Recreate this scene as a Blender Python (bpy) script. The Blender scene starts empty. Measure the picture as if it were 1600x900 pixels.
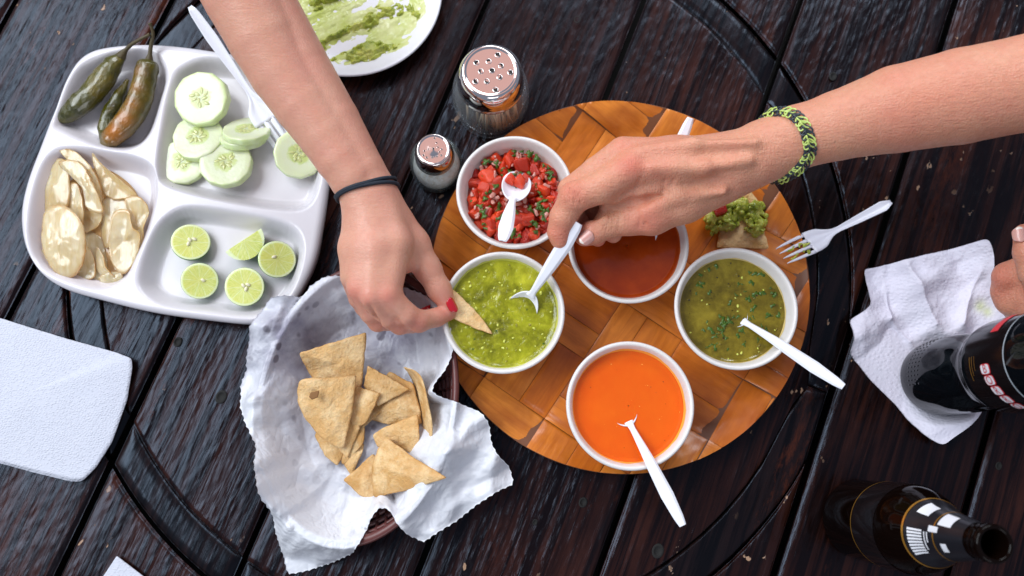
import bpy, bmesh, math, random
import numpy as np
from mathutils import Vector, Matrix
random.seed(7); rng = np.random.default_rng(7)
PI = math.pi
scene = bpy.context.scene
COL = scene.collection

# ------------------------------------------------------------------ camera
F_PX, CAM_H = 1322.0, 0.79
_d = np.array([-25.0, -256.0, -F_PX]); _d /= np.linalg.norm(_d); _z = -_d
_x = np.array([1.0, 0, 0]) - _z[0]*_z; _x /= np.linalg.norm(_x); _y = np.cross(_z, _x)
RC = np.array([_x, _y, _z])            # camera -> world
CAM = np.array([0, 0, CAM_H])
def P(px, py, z=0.0):
    """world point on the horizontal plane z seen at pixel px,py of the 1600x900 photograph"""
    w = RC @ np.array([px-800.0, -(py-450.0), -F_PX]); t = (z-CAM_H)/w[2]
    return CAM + t*w
cam = bpy.data.cameras.new("camera"); cam.sensor_width = 36; cam.lens = F_PX/1600*36
cam.clip_start = .02; cam.clip_end = 50
camo = bpy.data.objects.new("camera", cam); COL.objects.link(camo); scene.camera = camo
M4 = Matrix([list(RC[0])+[CAM[0]], list(RC[1])+[CAM[1]], list(RC[2])+[CAM[2]], [0, 0, 0, 1]])
camo.matrix_world = M4
cam.dof.use_dof = True; cam.dof.focus_distance = 0.735; cam.dof.aperture_fstop = 4.5

# ------------------------------------------------------------------ light
world = bpy.data.worlds.new("World"); scene.world = world; world.use_nodes = True
world.node_tree.nodes["Background"].inputs[0].default_value = (.60, .70, .90, 1)
world.node_tree.nodes["Background"].inputs[1].default_value = .33
def area(name, loc, target, sx, sy, power, col):
    l = bpy.data.lights.new(name, 'AREA'); l.shape = 'RECTANGLE'; l.size = sx; l.size_y = sy
    l.energy = power; l.color = col
    o = bpy.data.objects.new(name, l); COL.objects.link(o); o.location = loc
    o.rotation_euler = (Vector(target)-Vector(loc)).to_track_quat('-Z', 'Y').to_euler()
    return o
area('daylight_opening', (-2.0, .95, 2.4), (0, .15, 0), 2.5, 1.7, 118, (.88, .95, 1.0))
area('far_opening', (.5, 2.2, 1.6), (0.1, .15, 0), 1.5, .8, 34, (.90, .95, 1.0))
area('warm_roof', (-.30, 1.40, 2.3), (-.1, .3, 0), 1.5, 1.3, 3.4, (1.0, .42, .24))
area('near_opening', (.3, -1.9, 1.6), (0, .15, 0), 1.2, .8, 11, (.92, .95, 1.0))
vs = scene.view_settings
vs.view_transform = 'Standard'; vs.look = 'None'; vs.exposure = 0.08; vs.gamma = 1; vs.use_curve_mapping = False
scene.render.engine = 'CYCLES'
scene.cycles.max_bounces = 8; scene.cycles.transmission_bounces = 8; scene.cycles.caustics_reflective = False

# ------------------------------------------------------------------ object helpers
def tag(o, label=None, cat=None, group=None, kind=None):
    if label: o['label'] = label
    if cat: o['category'] = cat
    if group: o['group'] = group
    if kind: o['kind'] = kind
    return o
def empty(name, loc=(0, 0, 0), label=None, cat=None, group=None):
    o = bpy.data.objects.new(name, None); COL.objects.link(o); o.location = [float(v) for v in loc]
    o.empty_display_size = .02
    return tag(o, label, cat, group)
def link(name, me, m=None, parent=None, loc=None):
    o = bpy.data.objects.new(name, me); COL.objects.link(o)
    if m is not None and len(me.materials) == 0: me.materials.append(m)
    if parent is not None:
        o.parent = parent
        if loc is None:
            o.location = -parent.location        # geometry given in world space
    if loc is not None: o.location = [float(v) for v in loc]
    return o
def mesh(name, V, Fc, smooth=True):
    me = bpy.data.meshes.new(name)
    V = np.asarray(V, dtype=np.float32); 
    if isinstance(Fc, np.ndarray) and Fc.ndim == 2:
        n, k = Fc.shape
        me.vertices.add(len(V)); me.vertices.foreach_set('co', V.ravel())
        me.loops.add(n*k); me.loops.foreach_set('vertex_index', Fc.ravel().astype(np.int32))
        me.polygons.add(n); me.polygons.foreach_set('loop_start', (np.arange(n)*k).astype(np.int32))
        me.polygons.foreach_set('loop_total', np.full(n, k, dtype=np.int32))
        me.update(calc_edges=True); me.validate()
    else:
        me.from_pydata([tuple(map(float, v)) for v in V], [], [tuple(map(int, f)) for f in Fc]); me.update()
    me.polygons.foreach_set('use_smooth', np.full(len(me.polygons), smooth)); me.update()
    return me
def grid_faces(nu, nv, wrap=False, flip=False):
    """vertex index = i*nu + j ; i in nv rows, j in nu columns"""
    fs = []
    i = np.arange(nv-1)[:, None]; j = np.arange(nu if wrap else nu-1)[None, :]
    j2 = (j+1) % nu
    a = i*nu+j; b = i*nu+j2; c = (i+1)*nu+j2; d = (i+1)*nu+j
    q = np.stack([a, b, c, d], -1).reshape(-1, 4)
    return q[:, ::-1].copy() if flip else q
def hsh(x, y, z):
    n = (x*374761393 + y*668265263 + z*2147483647 * 3 + 1274126177) & 0x7fffffff
    n = ((n ^ (n >> 13))*1274126177) & 0x7fffffff
    n = ((n ^ (n >> 15))*668265263) & 0x7fffffff
    return ((n ^ (n >> 16)) & 0xffff)/65535.0
def noise(p, scale=1.0, octaves=3, seed=0):
    """value noise about -1..1, p (...,3)"""
    p = np.asarray(p, float)*scale + seed*17.13
    out = 0; amp = 1; tot = 0
    for _ in range(octaves):
        q = np.floor(p).astype(np.int64); f = p-q; f = f*f*(3-2*f); r = 0
        for dx in (0, 1):
            for dy in (0, 1):
                for dz in (0, 1):
                    w = (f[..., 0] if dx else 1-f[..., 0])*(f[..., 1] if dy else 1-f[..., 1])*(f[..., 2] if dz else 1-f[..., 2])
                    r = r + w*hsh(q[..., 0]+dx, q[..., 1]+dy, q[..., 2]+dz)
        out = out + amp*(2*r-1); tot += amp; amp *= .5; p = p*2.03+5.7
    return out/tot
def ss(x, a, b):
    t = np.clip((x-a)/(b-a), 0, 1); return t*t*(3-2*t)
def catmull(pts, n, closed=False):
    pts = np.asarray(pts, float); m = len(pts); out = []
    segs = m if closed else m-1
    for i in range(segs):
        if closed: p0, p1, p2, p3 = pts[(i-1) % m], pts[i], pts[(i+1) % m], pts[(i+2) % m]
        else: p0, p1, p2, p3 = pts[max(i-1, 0)], pts[i], pts[i+1], pts[min(i+2, m-1)]
        for t in np.linspace(0, 1, n, endpoint=False):
            out.append(.5*((2*p1)+(-p0+p2)*t+(2*p0-5*p1+4*p2-p3)*t*t+(-p0+3*p1-3*p2+p3)*t**3))
    if not closed: out.append(pts[-1])
    return np.array(out)
def resample(pts, n, closed=True):
    p = np.asarray(pts, float)
    if closed: p = np.vstack([p, p[:1]])
    s = np.r_[0, np.cumsum(np.linalg.norm(np.diff(p, axis=0), axis=1))]
    u = np.linspace(0, s[-1], n, endpoint=not closed)
    return np.stack([np.interp(u, s, p[:, k]) for k in range(p.shape[1])], 1)
def lathe(prof, n=64, closed=False, zfun=None):
    prof = np.asarray(prof, float); a = np.linspace(0, 2*PI, n, endpoint=False)
    V = np.stack([prof[:, None, 0]*np.cos(a), prof[:, None, 0]*np.sin(a), np.repeat(prof[:, None, 1], n, 1)], -1)
    if zfun is not None: V = zfun(V, a)
    return V.reshape(-1, 3), grid_faces(n, len(prof), wrap=True)
def tube(path, rad, n=12, cap=True, flat=None):
    path = np.asarray(path, float); m = len(path)
    rad = np.full(m, rad) if np.isscalar(rad) else np.asarray(rad, float)
    T = np.gradient(path, axis=0); T /= np.linalg.norm(T, axis=1)[:, None]+1e-12
    up = np.array([0, 0, 1.0]) if abs(T[0, 2]) < .9 else np.array([1.0, 0, 0])
    V = []; B = None
    for i in range(m):
        if B is None: s = np.cross(T[i], up)
        else: s = B - T[i]*np.dot(B, T[i])
        s /= np.linalg.norm(s); B = s; u = np.cross(s, T[i])
        for k in range(n):
            a = 2*PI*k/n; ru = rad[i]*(flat if flat else 1)
            V.append(path[i]+s*math.cos(a)*rad[i]+u*math.sin(a)*ru)
    Fc = [list(q) for q in grid_faces(n, m, wrap=True)]
    if cap:
        V.append(path[0]); V.append(path[-1]); c0, c1 = len(V)-2, len(V)-1
        for k in range(n):
            Fc.append([c0, (k+1) % n, k]); Fc.append([c1, (m-1)*n+k, (m-1)*n+(k+1) % n])
    return np.array(V), Fc
def joinVF(parts):
    V = []; Fc = []; o = 0
    for v, f in parts:
        V.append(np.asarray(v)); Fc += [[int(i)+o for i in q] for q in f]; o += len(v)
    return np.vstack(V), Fc
def frame(A, B, up=(0, 0, 1)):
    A = np.asarray(A, float); B = np.asarray(B, float); x = B-A; L = np.linalg.norm(x); x /= L
    z = np.asarray(up, float); z = z-x*np.dot(x, z); z /= np.linalg.norm(z); y = np.cross(z, x)
    return A, np.array([x, y, z]), L
def mat4(A, R, s=1.0):
    M = Matrix.Identity(4)
    for i in range(3):
        for j in range(3): M[i][j] = float(R[j][i]*s)
        M[i][3] = float(A[i])
    return M

# ------------------------------------------------------------------ material helper
class Mt:
    def __init__(s, name, color=(.5, .5, .5), rough=.5, **kw):
        s.m = bpy.data.materials.new(name); s.m.use_nodes = True; s.nt = s.m.node_tree
        s.b = s.nt.nodes['Principled BSDF']; s.h = None
        s.set('Base Color', (*color, 1)); s.set('Roughness', rough)
        for k, v in kw.items(): s.set(k.replace('_', ' '), v)
        s._oc = None
    def set(s, k, v):
        i = s.b.inputs[k]
        if hasattr(v, 'is_output') or isinstance(v, bpy.types.NodeSocket): s.nt.links.new(v, i)
        else: i.default_value = v
        return s
    def n(s, t, **kw):
        nd = s.nt.nodes.new(t)
        for k, v in kw.items(): setattr(nd, k, v)
        return nd
    def L(s, a, b): s.nt.links.new(a, b)
    def co(s, scale=(1, 1, 1), rot=(0, 0, 0), rnd=0, kind='Object'):
        tc = s.n('ShaderNodeTexCoord'); mp = s.n('ShaderNodeMapping')
        s.L(tc.outputs[kind], mp.inputs['Vector']); mp.inputs['Scale'].default_value = scale; mp.inputs['Rotation'].default_value = rot
        if rnd:
            oi = s.n('ShaderNodeObjectInfo'); v = s.n('ShaderNodeVectorMath', operation='SCALE')
            cb = s.n('ShaderNodeCombineXYZ')
            for k in range(3): s.L(oi.outputs['Random'], cb.inputs[k])
            s.L(cb.outputs[0], v.inputs[0]); v.inputs['Scale'].default_value = rnd
            s.L(v.outputs[0], mp.inputs['Location'])
        return mp.outputs[0]
    def noise(s, scale, detail=4, rough=.55, vec=None, dist=0):
        nd = s.n('ShaderNodeTexNoise'); nd.inputs['Scale'].default_value = scale; nd.inputs['Detail'].default_value = detail
        nd.inputs['Roughness'].default_value = rough; nd.inputs['Distortion'].default_value = dist
        s.L(vec if vec is not None else s.co(), nd.inputs['Vector']); return nd.outputs[0]
    def voro(s, scale, vec=None, feature='F1', out='Distance', rnd=1.0):
        nd = s.n('ShaderNodeTexVoronoi', feature=feature); nd.inputs['Scale'].default_value = scale
        nd.inputs['Randomness'].default_value = rnd
        s.L(vec if vec is not None else s.co(), nd.inputs['Vector']); return nd.outputs[out]
    def ramp(s, fac, stops, interp='LINEAR'):
        nd = s.n('ShaderNodeValToRGB'); cr = nd.color_ramp; cr.interpolation = interp
        while len(cr.elements) < len(stops): cr.elements.new(.5)
        for e, (p, c) in zip(cr.elements, stops):
            e.position = p; e.color = (c, c, c, 1) if np.isscalar(c) else (*c, 1)
        s.L(fac, nd.inputs[0]); return nd.outputs[0]
    def mix(s, fac, a, b, mode='MIX'):
        nd = s.n('ShaderNodeMix', data_type='RGBA', blend_type=mode)
        for k, v in ((0, fac), (6, a), (7, b)):
            if isinstance(v, bpy.types.NodeSocket): s.L(v, nd.inputs[k])
            else: nd.inputs[k].default_value = v if k == 0 else (*v, 1)
        return nd.outputs[2]
    def math(s, op, a, b=0.0, clamp=False):
        nd = s.n('ShaderNodeMath', operation=op, use_clamp=clamp)
        for k, v in ((0, a), (1, b)):
            if isinstance(v, bpy.types.NodeSocket): s.L(v, nd.inputs[k])
            else: nd.inputs[k].default_value = v
        return nd.outputs[0]
    def bump(s, h, dist=.001, strength=1.0):
        nd = s.n('ShaderNodeBump'); nd.inputs['Distance'].default_value = dist; nd.inputs['Strength'].default_value = strength
        s.L(h, nd.inputs['Height'])
        if s.h is not None: s.L(s.h, nd.inputs['Normal'])
        s.h = nd.outputs[0]; s.L(s.h, s.b.inputs['Normal']); return s
    def attr(s, name):
        nd = s.n('ShaderNodeAttribute', attribute_name=name); return nd.outputs['Fac']
    def sep(s, v):
        nd = s.n('ShaderNodeSeparateXYZ'); s.L(v, nd.inputs[0]); return nd.outputs

def sss(mt, w, rad, scale):
    mt.set('Subsurface Weight', w); mt.set('Subsurface Radius', rad); mt.set('Subsurface Scale', scale)

# --- table wood (object space is the table frame: x along the grain)
def wood_table(name, dark, tint, bumpk):
    t = Mt(name, rough=.3)
    c = t.co(rnd=3.0); g = t.co(scale=(4.5, 120, 8), rnd=3.0); lump = t.co(scale=(9, 30, 9), rnd=6.0)
    n1 = t.noise(6, 6, .6, c); n2 = t.noise(1.0, 7, .62, g, .35); n4 = t.noise(1.0, 4, .5, lump, .5)
    amp = t.ramp(t.noise(5, 3, .5, t.co(scale=(.7, 1.6, 1), rnd=4)), [(.34, .5), (.60, 1.)])
    base = t.ramp(n1, [(.3, dark), (.55, tint), (.75, tuple(v*2.2 for v in tint))])
    base = t.mix(t.ramp(n2, [(.42, 0.), (.56, .9)]), base, tuple(v*.25 for v in dark))
    red = t.ramp(t.noise(8, 9, .8, t.co(scale=(.5, 2.2, 1), rnd=5)), [(.56, 0.), (.66, .75)])
    base = t.mix(t.math('MULTIPLY', red, t.ramp(t.noise(3.5, 2, .5, t.co(rnd=7)), [(.42, .15), (.58, 1.)])), base, (.105, .024, .008))
    chipm = t.math('MULTIPLY', t.ramp(t.noise(95, 3, .5, t.co(scale=(.7, 1, 1), rnd=2)), [(.69, 0.), (.71, 1.)]),
                   t.ramp(t.noise(4.5, 2, .5, t.co(rnd=9)), [(.5, 0.), (.6, 1.)]))
    base = t.mix(chipm, base, (.36, .22, .14))
    t.set('Base Color', base)
    t.set('Roughness', t.ramp(t.noise(40, 4, .6, t.co(scale=(.4, 1, 1), rnd=1)), [(.3, .15), (.7, .33)]))
    t.set('Specular IOR Level', .28); t.set('Specular Tint', (.60, .76, 1.0, 1))  # blue of the sky's sheen put into the wood's specular colour
    t.bump(t.math('MULTIPLY', n4, amp), .0052*bumpk, .8)
    t.bump(t.math('MULTIPLY', n2, amp), .0026*bumpk, .8)
    blis = t.voro(1.0, t.co(scale=(70, 190, 100), rnd=2), 'SMOOTH_F1')
    t.bump(t.math('MULTIPLY', t.ramp(blis, [(.15, 1.), (.5, 0.)]), amp), .0010*bumpk, .6)
    t.bump(t.noise(1, 3, .6, t.co(scale=(60, 300, 60), rnd=6)), .0004*bumpk, .5)
    t.bump(t.math('SUBTRACT', 1.0, chipm), .0006, .8)
    return t.m
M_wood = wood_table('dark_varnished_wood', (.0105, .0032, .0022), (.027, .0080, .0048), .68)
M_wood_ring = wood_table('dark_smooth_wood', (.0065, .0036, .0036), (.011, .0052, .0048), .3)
t = Mt('black_gap', (.004, .0035, .003), .8); M_gap = t.m

def plastic(name, col, rough=.3, s=.35):
    t = Mt(name, col, rough); sss(t, s, (1, .9, .85), .006); return t
t = plastic('melamine_white', (.66, .625, .66), .22, .15); t.set('Base Color', t.mix(t.ramp(t.noise(30, 4), [(.4, 0.), (.8, .35)]), (.66, .625, .66), (.61, .57, .57))); M_tray = t.m
t = plastic('foam_cup_white', (.72, .68, .66), .42, .5); t.bump(t.noise(900, 2), .0001, .5); M_cup = t.m
t = plastic('spoon_plastic', (.83, .83, .90), .22, .12); M_spoon = t.m
t = plastic('fork_plastic', (.82, .80, .90), .2, .12); M_fork = t.m
t = Mt('plate_glaze', (.80, .78, .82), .2); M_plate = t.m

# woven veneer plate
t = Mt('veneer', rough=.30)
g = t.co(scale=(18, 150, 18), rnd=4); n2 = t.noise(1, 5, .6, g, .4)
oi = t.n('ShaderNodeObjectInfo')
base = t.mix(oi.outputs['Random'], (.60, .150, .010), (.84, .29, .040))
base = t.mix(t.ramp(t.noise(14, 4, .6, t.co(rnd=3)), [(.42, 0.), (.70, .75)]), base, (.27, .052, .006))
base = t.mix(t.ramp(n2, [(.35, 0.), (.7, .6)]), base, (.34, .066, .006))
base = t.mix(t.ramp(t.noise(26, 5, .7, t.co(scale=(.6, 1.6, 1), rnd=7)), [(.68, 0.), (.74, .8)]), base, (.10, .03, .012))
t.set('Base Color', base); t.set('Specular IOR Level', .4); t.set('Coat Weight', .2); t.set('Coat Roughness', .2)
t.bump(n2, .0008, .5); t.bump(t.noise(30, 3, .5, t.co(scale=(.5, 1, 1))), .005, .4); M_ven = t.m
t = Mt('veneer_back', (.16, .05, .015), .5); M_venback = t.m

def skin(name, base, pink, deep, wr):
    t = Mt(name, rough=.46)
    n = t.noise(28, 5, .6); n2 = t.noise(190, 3, .6)
    c = t.mix(t.ramp(n, [(.35, 0.), (.7, .55)]), base, pink)
    c = t.mix(t.ramp(n2, [(.4, 0.), (.75, .30)]), c, deep)
    c = t.mix(t.attr('pink'), c, (pink[0]*1.02, pink[1]*.72, pink[2]*.72))
    fr = t.ramp(t.noise(420, 2, .5), [(.70, 0.), (.76, .35*wr)])
    c = t.mix(fr, c, tuple(v*.55 for v in deep))
    t.set('Base Color', c); sss(t, .35, (1, .35, .2), .006)
    t.set('Specular IOR Level', .42)
    t.set('Roughness', t.ramp(n2, [(.3, .38), (.7, .54)]))
    t.bump(t.voro(620, feature='F1'), .00030*wr, .7); t.bump(t.noise(1, 3, .6, t.co(scale=(150, 700, 300), rot=(0, 0, 1.2))), .0005*wr, .5)
    t.bump(t.noise(1, 4, .6, t.co(scale=(60, 420, 200), rot=(0, 0, .4))), .0008*wr, .55)
    t.bump(t.math('MULTIPLY', t.noise(1, 3, .6, t.co(scale=(900, 120, 300), rot=(0, 0, .55))), t.attr('crease')), .0022, .8)
    return t.m
M_skin_a = skin('skin_fair', (.62, .31, .215), (.60, .235, .175), (.50, .21, .145), .6)
M_skin_b = skin('skin_tanned', (.65, .31, .195), (.62, .205, .14), (.44, .165, .09), 1.5)
t = Mt('nail_red', (.50, .004, .014), .12, Coat_Weight=1.0, Coat_Roughness=.05); M_nail_red = t.m
t = Mt('nail_natural', (.70, .36, .31), .25); sss(t, .3, (1, .5, .4), .003); M_nail = t.m
t = Mt('nail_edge', (.85, .74, .66), .3); M_nail_tip = t.m
t = Mt('elastic_navy', (.010, .016, .028), .75); t.bump(t.noise(1, 2, .5, t.co(scale=(900, 900, 900))), .0004); M_tie = t.m
t = Mt('band_lime', (.50, .62, .17), .35); sss(t, .4, (1, 1, .5), .002); M_lime_band = t.m
t = Mt('band_dark', (.025, .035, .045), .35); M_dark_band = t.m

# salsas
def salsa(name, c1, c2, c3, scale, bmp, rough=.12, sssr=(1, .5, .2)):
    t = Mt(name, rough=rough)
    n = t.noise(scale, 5, .6, dist=.4); n2 = t.noise(scale*5, 4, .65)
    c = t.ramp(n, [(.3, c1), (.52, c2), (.72, c3)]); c = t.mix(t.ramp(n2, [(.45, 0.), (.75, .5)]), c, c3)
    t.set('Base Color', c); sss(t, .5, sssr, .004); t.set('Specular IOR Level', .5)
    if bmp: t.bump(n2, bmp, .7)
    return t
M_green = salsa('salsa_verde', (.10, .10, .003), (.27, .27, .006), (.56, .55, .03), 30, .0013, .16, (.8, 1, .2)).m
M_olive = salsa('salsa_broth', (.085, .062, .004), (.18, .13, .008), (.33, .25, .022), 34, .0004, .08, (.8, .8, .2)).m
M_red = salsa('salsa_red', (.24, .022, .001), (.32, .036, .0015), (.42, .055, .002), 14, .0002, .09).m
M_orange = salsa('salsa_orange', (.70, .092, .002), (.76, .118, .003), (.80, .15, .004), 7, .0, .13, (1, .4, .1)).m
t = Mt('salsa_orange_thin', (.93, .40, .06), .2); M_orange_thin = t.m
t = Mt('salsa_green_thin', (.60, .60, .12), .25); M_green_thin = t.m
t = Mt('salsa_red_thin', (.55, .13, .02), .25); M_red_thin = t.m
t = Mt('broth_thin', (.66, .50, .20), .25); M_olive_thin = t.m
t = Mt('tomatillo_bit', (.60, .62, .10), .2); sss(t, .4, (1, 1, .3), .003); M_tomatillo = t.m
t = Mt('tomatillo_dark', (.30, .27, .03), .25); M_tomatillo_d = t.m
t = Mt('cilantro', rough=.35); t.set('Base Color', t.ramp(t.noise(300, 3), [(.3, (.018, .055, .004)), (.7, (.085, .17, .012))])); M_cil = t.m
t = Mt('tomato', rough=.14)
oi = t.n('ShaderNodeObjectInfo')
c = t.mix(oi.outputs['Random'], (.32, .003, .002), (.72, .050, .007)); c = t.mix(t.ramp(t.noise(170, 4), [(.5, 0.), (.75, .55)]), c, (.74, .13, .05))
t.set('Base Color', c); sss(t, .25, (1, .3, .1), .003); t.bump(t.noise(350, 3), .0005, .6); M_tom = t.m
t = Mt('onion_bit', rough=.2); t.set('Base Color', t.ramp(t.noise(200, 3), [(.3, (.62, .36, .30)), (.7, (.46, .13, .10))])); sss(t, .6, (1, .7, .6), .004); M_onbit = t.m
t = Mt('pico_juice', (.20, .012, .006), .12); M_juice = t.m
# vegetables
t = Mt('pepper', rough=.17)
n = t.noise(38, 4, .6, t.co(rnd=5)); c = t.ramp(n, [(.3, (.030, .030, .002)), (.52, (.080, .070, .003)), (.74, (.17, .115, .005))])
c = t.mix(t.attr('pink'), c, (.40, .125, .006))
c = t.mix(t.ramp(t.noise(150, 5, .75, t.co(rnd=3)), [(.62, 0.), (.70, .8)]), c, (.03, .022, .008))
t.set('Base Color', c); t.set('Coat Weight', .7); t.set('Coat Roughness', .08); t.bump(t.noise(1, 5, .65, t.co(scale=(120, 70, 120)), 1.5), .0028, .6); t.bump(t.noise(300, 3), .0003, .5); M_pep = t.m
t = Mt('pepper_stem', (.07, .050, .018), .55); t.bump(t.noise(400, 3), .0006); M_stem = t.m
t = Mt('onion_flesh', rough=.18)
st = t.noise(1, 4, .55, t.co(scale=(230, 45, 60), rot=(0, 0, .15), rnd=3)); c = t.mix(t.ramp(st, [(.42, 0.), (.62, .4)]), (.88, .68, .42), (.64, .36, .11))
c = t.mix(t.attr('pink'), c, (.50, .21, .05)); c = t.mix(t.ramp(t.noise(240, 2, .5, t.co(rnd=9)), [(.80, 0.), (.82, 1.)]), c, (.05, .03, .02))
t.set('Base Color', c); c = t.mix(t.ramp(t.noise(22, 3, .5, t.co(rnd=6)), [(.48, 0.), (.74, .65)]), c, (.60, .33, .10)); t.set('Base Color', c); sss(t, .6, (1, .7, .35), .008); t.set('Coat Weight', .15); t.bump(st, .0010, .6); t.set('Coat Weight', .9); t.set('Coat Roughness', .10); t.set('Alpha', .74); t.set('IOR', 1.4); t.set('Roughness', .22); M_onion = t.m
t = Mt('onion_juice', (.62, .38, .15), .1); M_onjuice = t.m
# cucumber: object space z up, radius .0235
def radial(t):
    o = t.sep(t.co()); r = t.math('SQRT', t.math('ADD', t.math('MULTIPLY', o[0], o[0]), t.math('MULTIPLY', o[1], o[1]))); return o, r
t = Mt('cucumber_flesh', rough=.2); o, r = radial(t)
rr = t.math('ADD', r, t.math('MULTIPLY', t.math('SUBTRACT', t.noise(170, 3, .5, t.co(rnd=2)), .5), .009))
c = t.ramp(t.math('MULTIPLY', rr, 40), [(.0, (.66, .72, .42)), (.20, (.56, .62, .22)), (.36, (.60, .68, .28)), (.45, (.72, .75, .54)), (.91, (.72, .76, .50)), (.97, (.64, .74, .38))])
t.set('Base Color', c); sss(t, .6, (.9, 1, .6), .006); t.bump(t.noise(300, 4), .0004, .6); M_cuc = t.m
t = Mt('cucumber_side', rough=.3); t.set('Base Color', t.ramp(t.noise(90, 4), [(.3, (.60, .70, .32)), (.7, (.70, .78, .50))])); sss(t, .5, (.9, 1, .5), .005); M_cucside = t.m
t = Mt('cucumber_seed', (.62, .64, .27), .12); sss(t, .6, (1, 1, .5), .003); M_cucseed = t.m
# lime: radius .0175
t = Mt('lime_flesh', rough=.16); o, r = radial(t)
ang = t.math('ARCTAN2', o[1], o[0]); oi = t.n('ShaderNodeObjectInfo')
a2 = t.math('ADD', ang, t.math('MULTIPLY', oi.outputs['Random'], 6.0))
seg = t.math('ABSOLUTE', t.math('SINE', t.math('MULTIPLY', a2, 4.5)))
line = t.math('MULTIPLY', t.ramp(seg, [(0., 1.), (.10, .35), (.22, 0.)]), t.ramp(t.math('MULTIPLY', r, 50), [(.05, 1.), (.8, .55)]))
cm = t.n('ShaderNodeCombineXYZ'); t.L(t.math('MULTIPLY', a2, 9.0), cm.inputs[0]); t.L(t.math('MULTIPLY', r, 160), cm.inputs[1])
ves = t.noise(1.6, 3, .6, cm.outputs[0])
c = t.mix(t.ramp(ves, [(.3, 0.), (.7, 1.)]), (.56, .63, .13), (.80, .80, .34))
c = t.mix(t.ramp(t.noise(45, 2, .5, t.co(rnd=8)), [(.45, 0.), (.8, .6)]), c, (.72, .66, .10))
c = t.mix(line, c, (.80, .86, .58))
c = t.mix(t.ramp(t.math('MULTIPLY', r, 50), [(.74, 0.), (.80, .85), (.86, 1.), (.955, 1.), (.98, 1.)]), c, (.80, .87, .55))
t.set('Base Color', c); sss(t, .5, (.9, 1, .4), .004); t.bump(ves, .0006, .6); M_lime = t.m
t = Mt('lime_peel', rough=.32); t.set('Base Color', t.ramp(t.noise(60, 3), [(.3, (.045, .17, .012)), (.7, (.14, .33, .03))])); t.bump(t.voro(900), .0003, .6); M_peel = t.m
t = Mt('lime_seed', (.80, .75, .52), .3); M_lseed = t.m
# tortilla
t = Mt('tortilla', rough=.62)
n = t.noise(55, 6, .65, t.co(rnd=4)); n2 = t.noise(420, 3, .6)
oi = t.n('ShaderNodeObjectInfo'); b0 = t.mix(oi.outputs['Random'], (.56, .295, .085), (.70, .42, .165))
c = t.mix(t.ramp(n, [(.42, 0.), (.62, .9)]), b0, (.80, .57, .30)); c = t.mix(t.attr('pink'), c, (.50, .24, .06)); c = t.mix(t.ramp(t.noise(30, 4, .6, t.co(rnd=9)), [(.5, 0.), (.75, .6)]), c, (.56, .29, .09)); c = t.mix(t.ramp(n2, [(.55, 0.), (.75, .45)]), c, (.48, .26, .10))
c = t.mix(t.ramp(t.noise(500, 2, .5, t.co(rnd=4)), [(.74, 0.), (.77, .6)]), c, (.22, .11, .05))
t.set('Base Color', c); sss(t, .15, (1, .6, .3), .002); t.bump(n, .0065, .6); t.bump(n2, .0010, .8); M_chip = t.m
# paper
t = Mt('waxed_paper', rough=.38)
c = t.mix(t.ramp(t.noise(120, 5, .7), [(.42, 0.), (.7, .35)]), (.90, .90, .94), (.80, .81, .88))
sp = t.ramp(t.voro(75), [(.24, 1.), (.34, 0.)]); msk = t.ramp(t.noise(30, 2, .5, t.co(rnd=5)), [(.44, 0.), (.50, 1.)])
spot = t.math('MULTIPLY', t.math('MULTIPLY', sp, msk), t.attr('pink'))
c = t.mix(t.math('MULTIPLY', t.attr('pink'), t.ramp(t.noise(50, 4, .6), [(.3, .35), (.7, 1.)])), c, (.33, .31, .40)); c = t.mix(t.math('MULTIPLY', spot, .85), c, (.13, .11, .15))
t.set('Base Color', c); t.bump(t.math('ABSOLUTE', t.math('SUBTRACT', t.noise(26, 3, .5, dist=.8), .5)), .008, .7); t.bump(t.math('ABSOLUTE', t.math('SUBTRACT', t.noise(70, 3, .5, t.co(rnd=3), .6), .5)), .0028, .6); t.bump(t.noise(45, 5, .6, dist=1.2), .0022, .4); t.bump(t.noise(500, 3), .0002, .5)
tr = t.n('ShaderNodeBsdfTranslucent'); tr.inputs['Color'].default_value = (.75, .77, .85, 1); mx = t.n('ShaderNodeMixShader'); mx.inputs[0].default_value = .24
t.L(t.b.outputs[0], mx.inputs[1]); t.L(tr.outputs[0], mx.inputs[2]); t.L(mx.outputs[0], t.nt.nodes['Material Output'].inputs[0]); M_paper = t.m
t = Mt('napkin', rough=.9)
d1 = t.voro(430, t.co(scale=(1, 1.45, 1), rot=(0, 0, .3)), rnd=.75); t.set('Base Color', t.mix(t.ramp(t.noise(20, 3), [(.4, 0.), (.8, .4)]), (.55, .56, .635), (.51, .52, .60)))
t.bump(t.ramp(d1, [(.1, 1.), (.6, 0.)]), .0006, .65); t.bump(t.noise(420, 4), .0004, .5); t.bump(t.noise(25, 3), .002, .5); M_nap = t.m
t = Mt('napkin_stained', rough=.9)
d1 = t.voro(250, t.co(scale=(1, 1.35, 1), rot=(0, 0, .25)), rnd=.8)
c = t.mix(t.ramp(t.noise(20, 3), [(.4, 0.), (.8, .4)]), (.78, .75, .86), (.70, .62, .75)); c = t.mix(t.attr('pink'), c, (.60, .66, .28))
t.set('Base Color', c)
t.bump(t.ramp(d1, [(.1, 1.), (.6, 0.)]), .00055, .6); t.bump(t.noise(420, 4), .0006, .6); M_nap2 = t.m
t = Mt('basket_plastic', (.115, .032, .028), .38); t.bump(t.noise(200, 3), .0003, .4); M_basket = t.m
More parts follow.
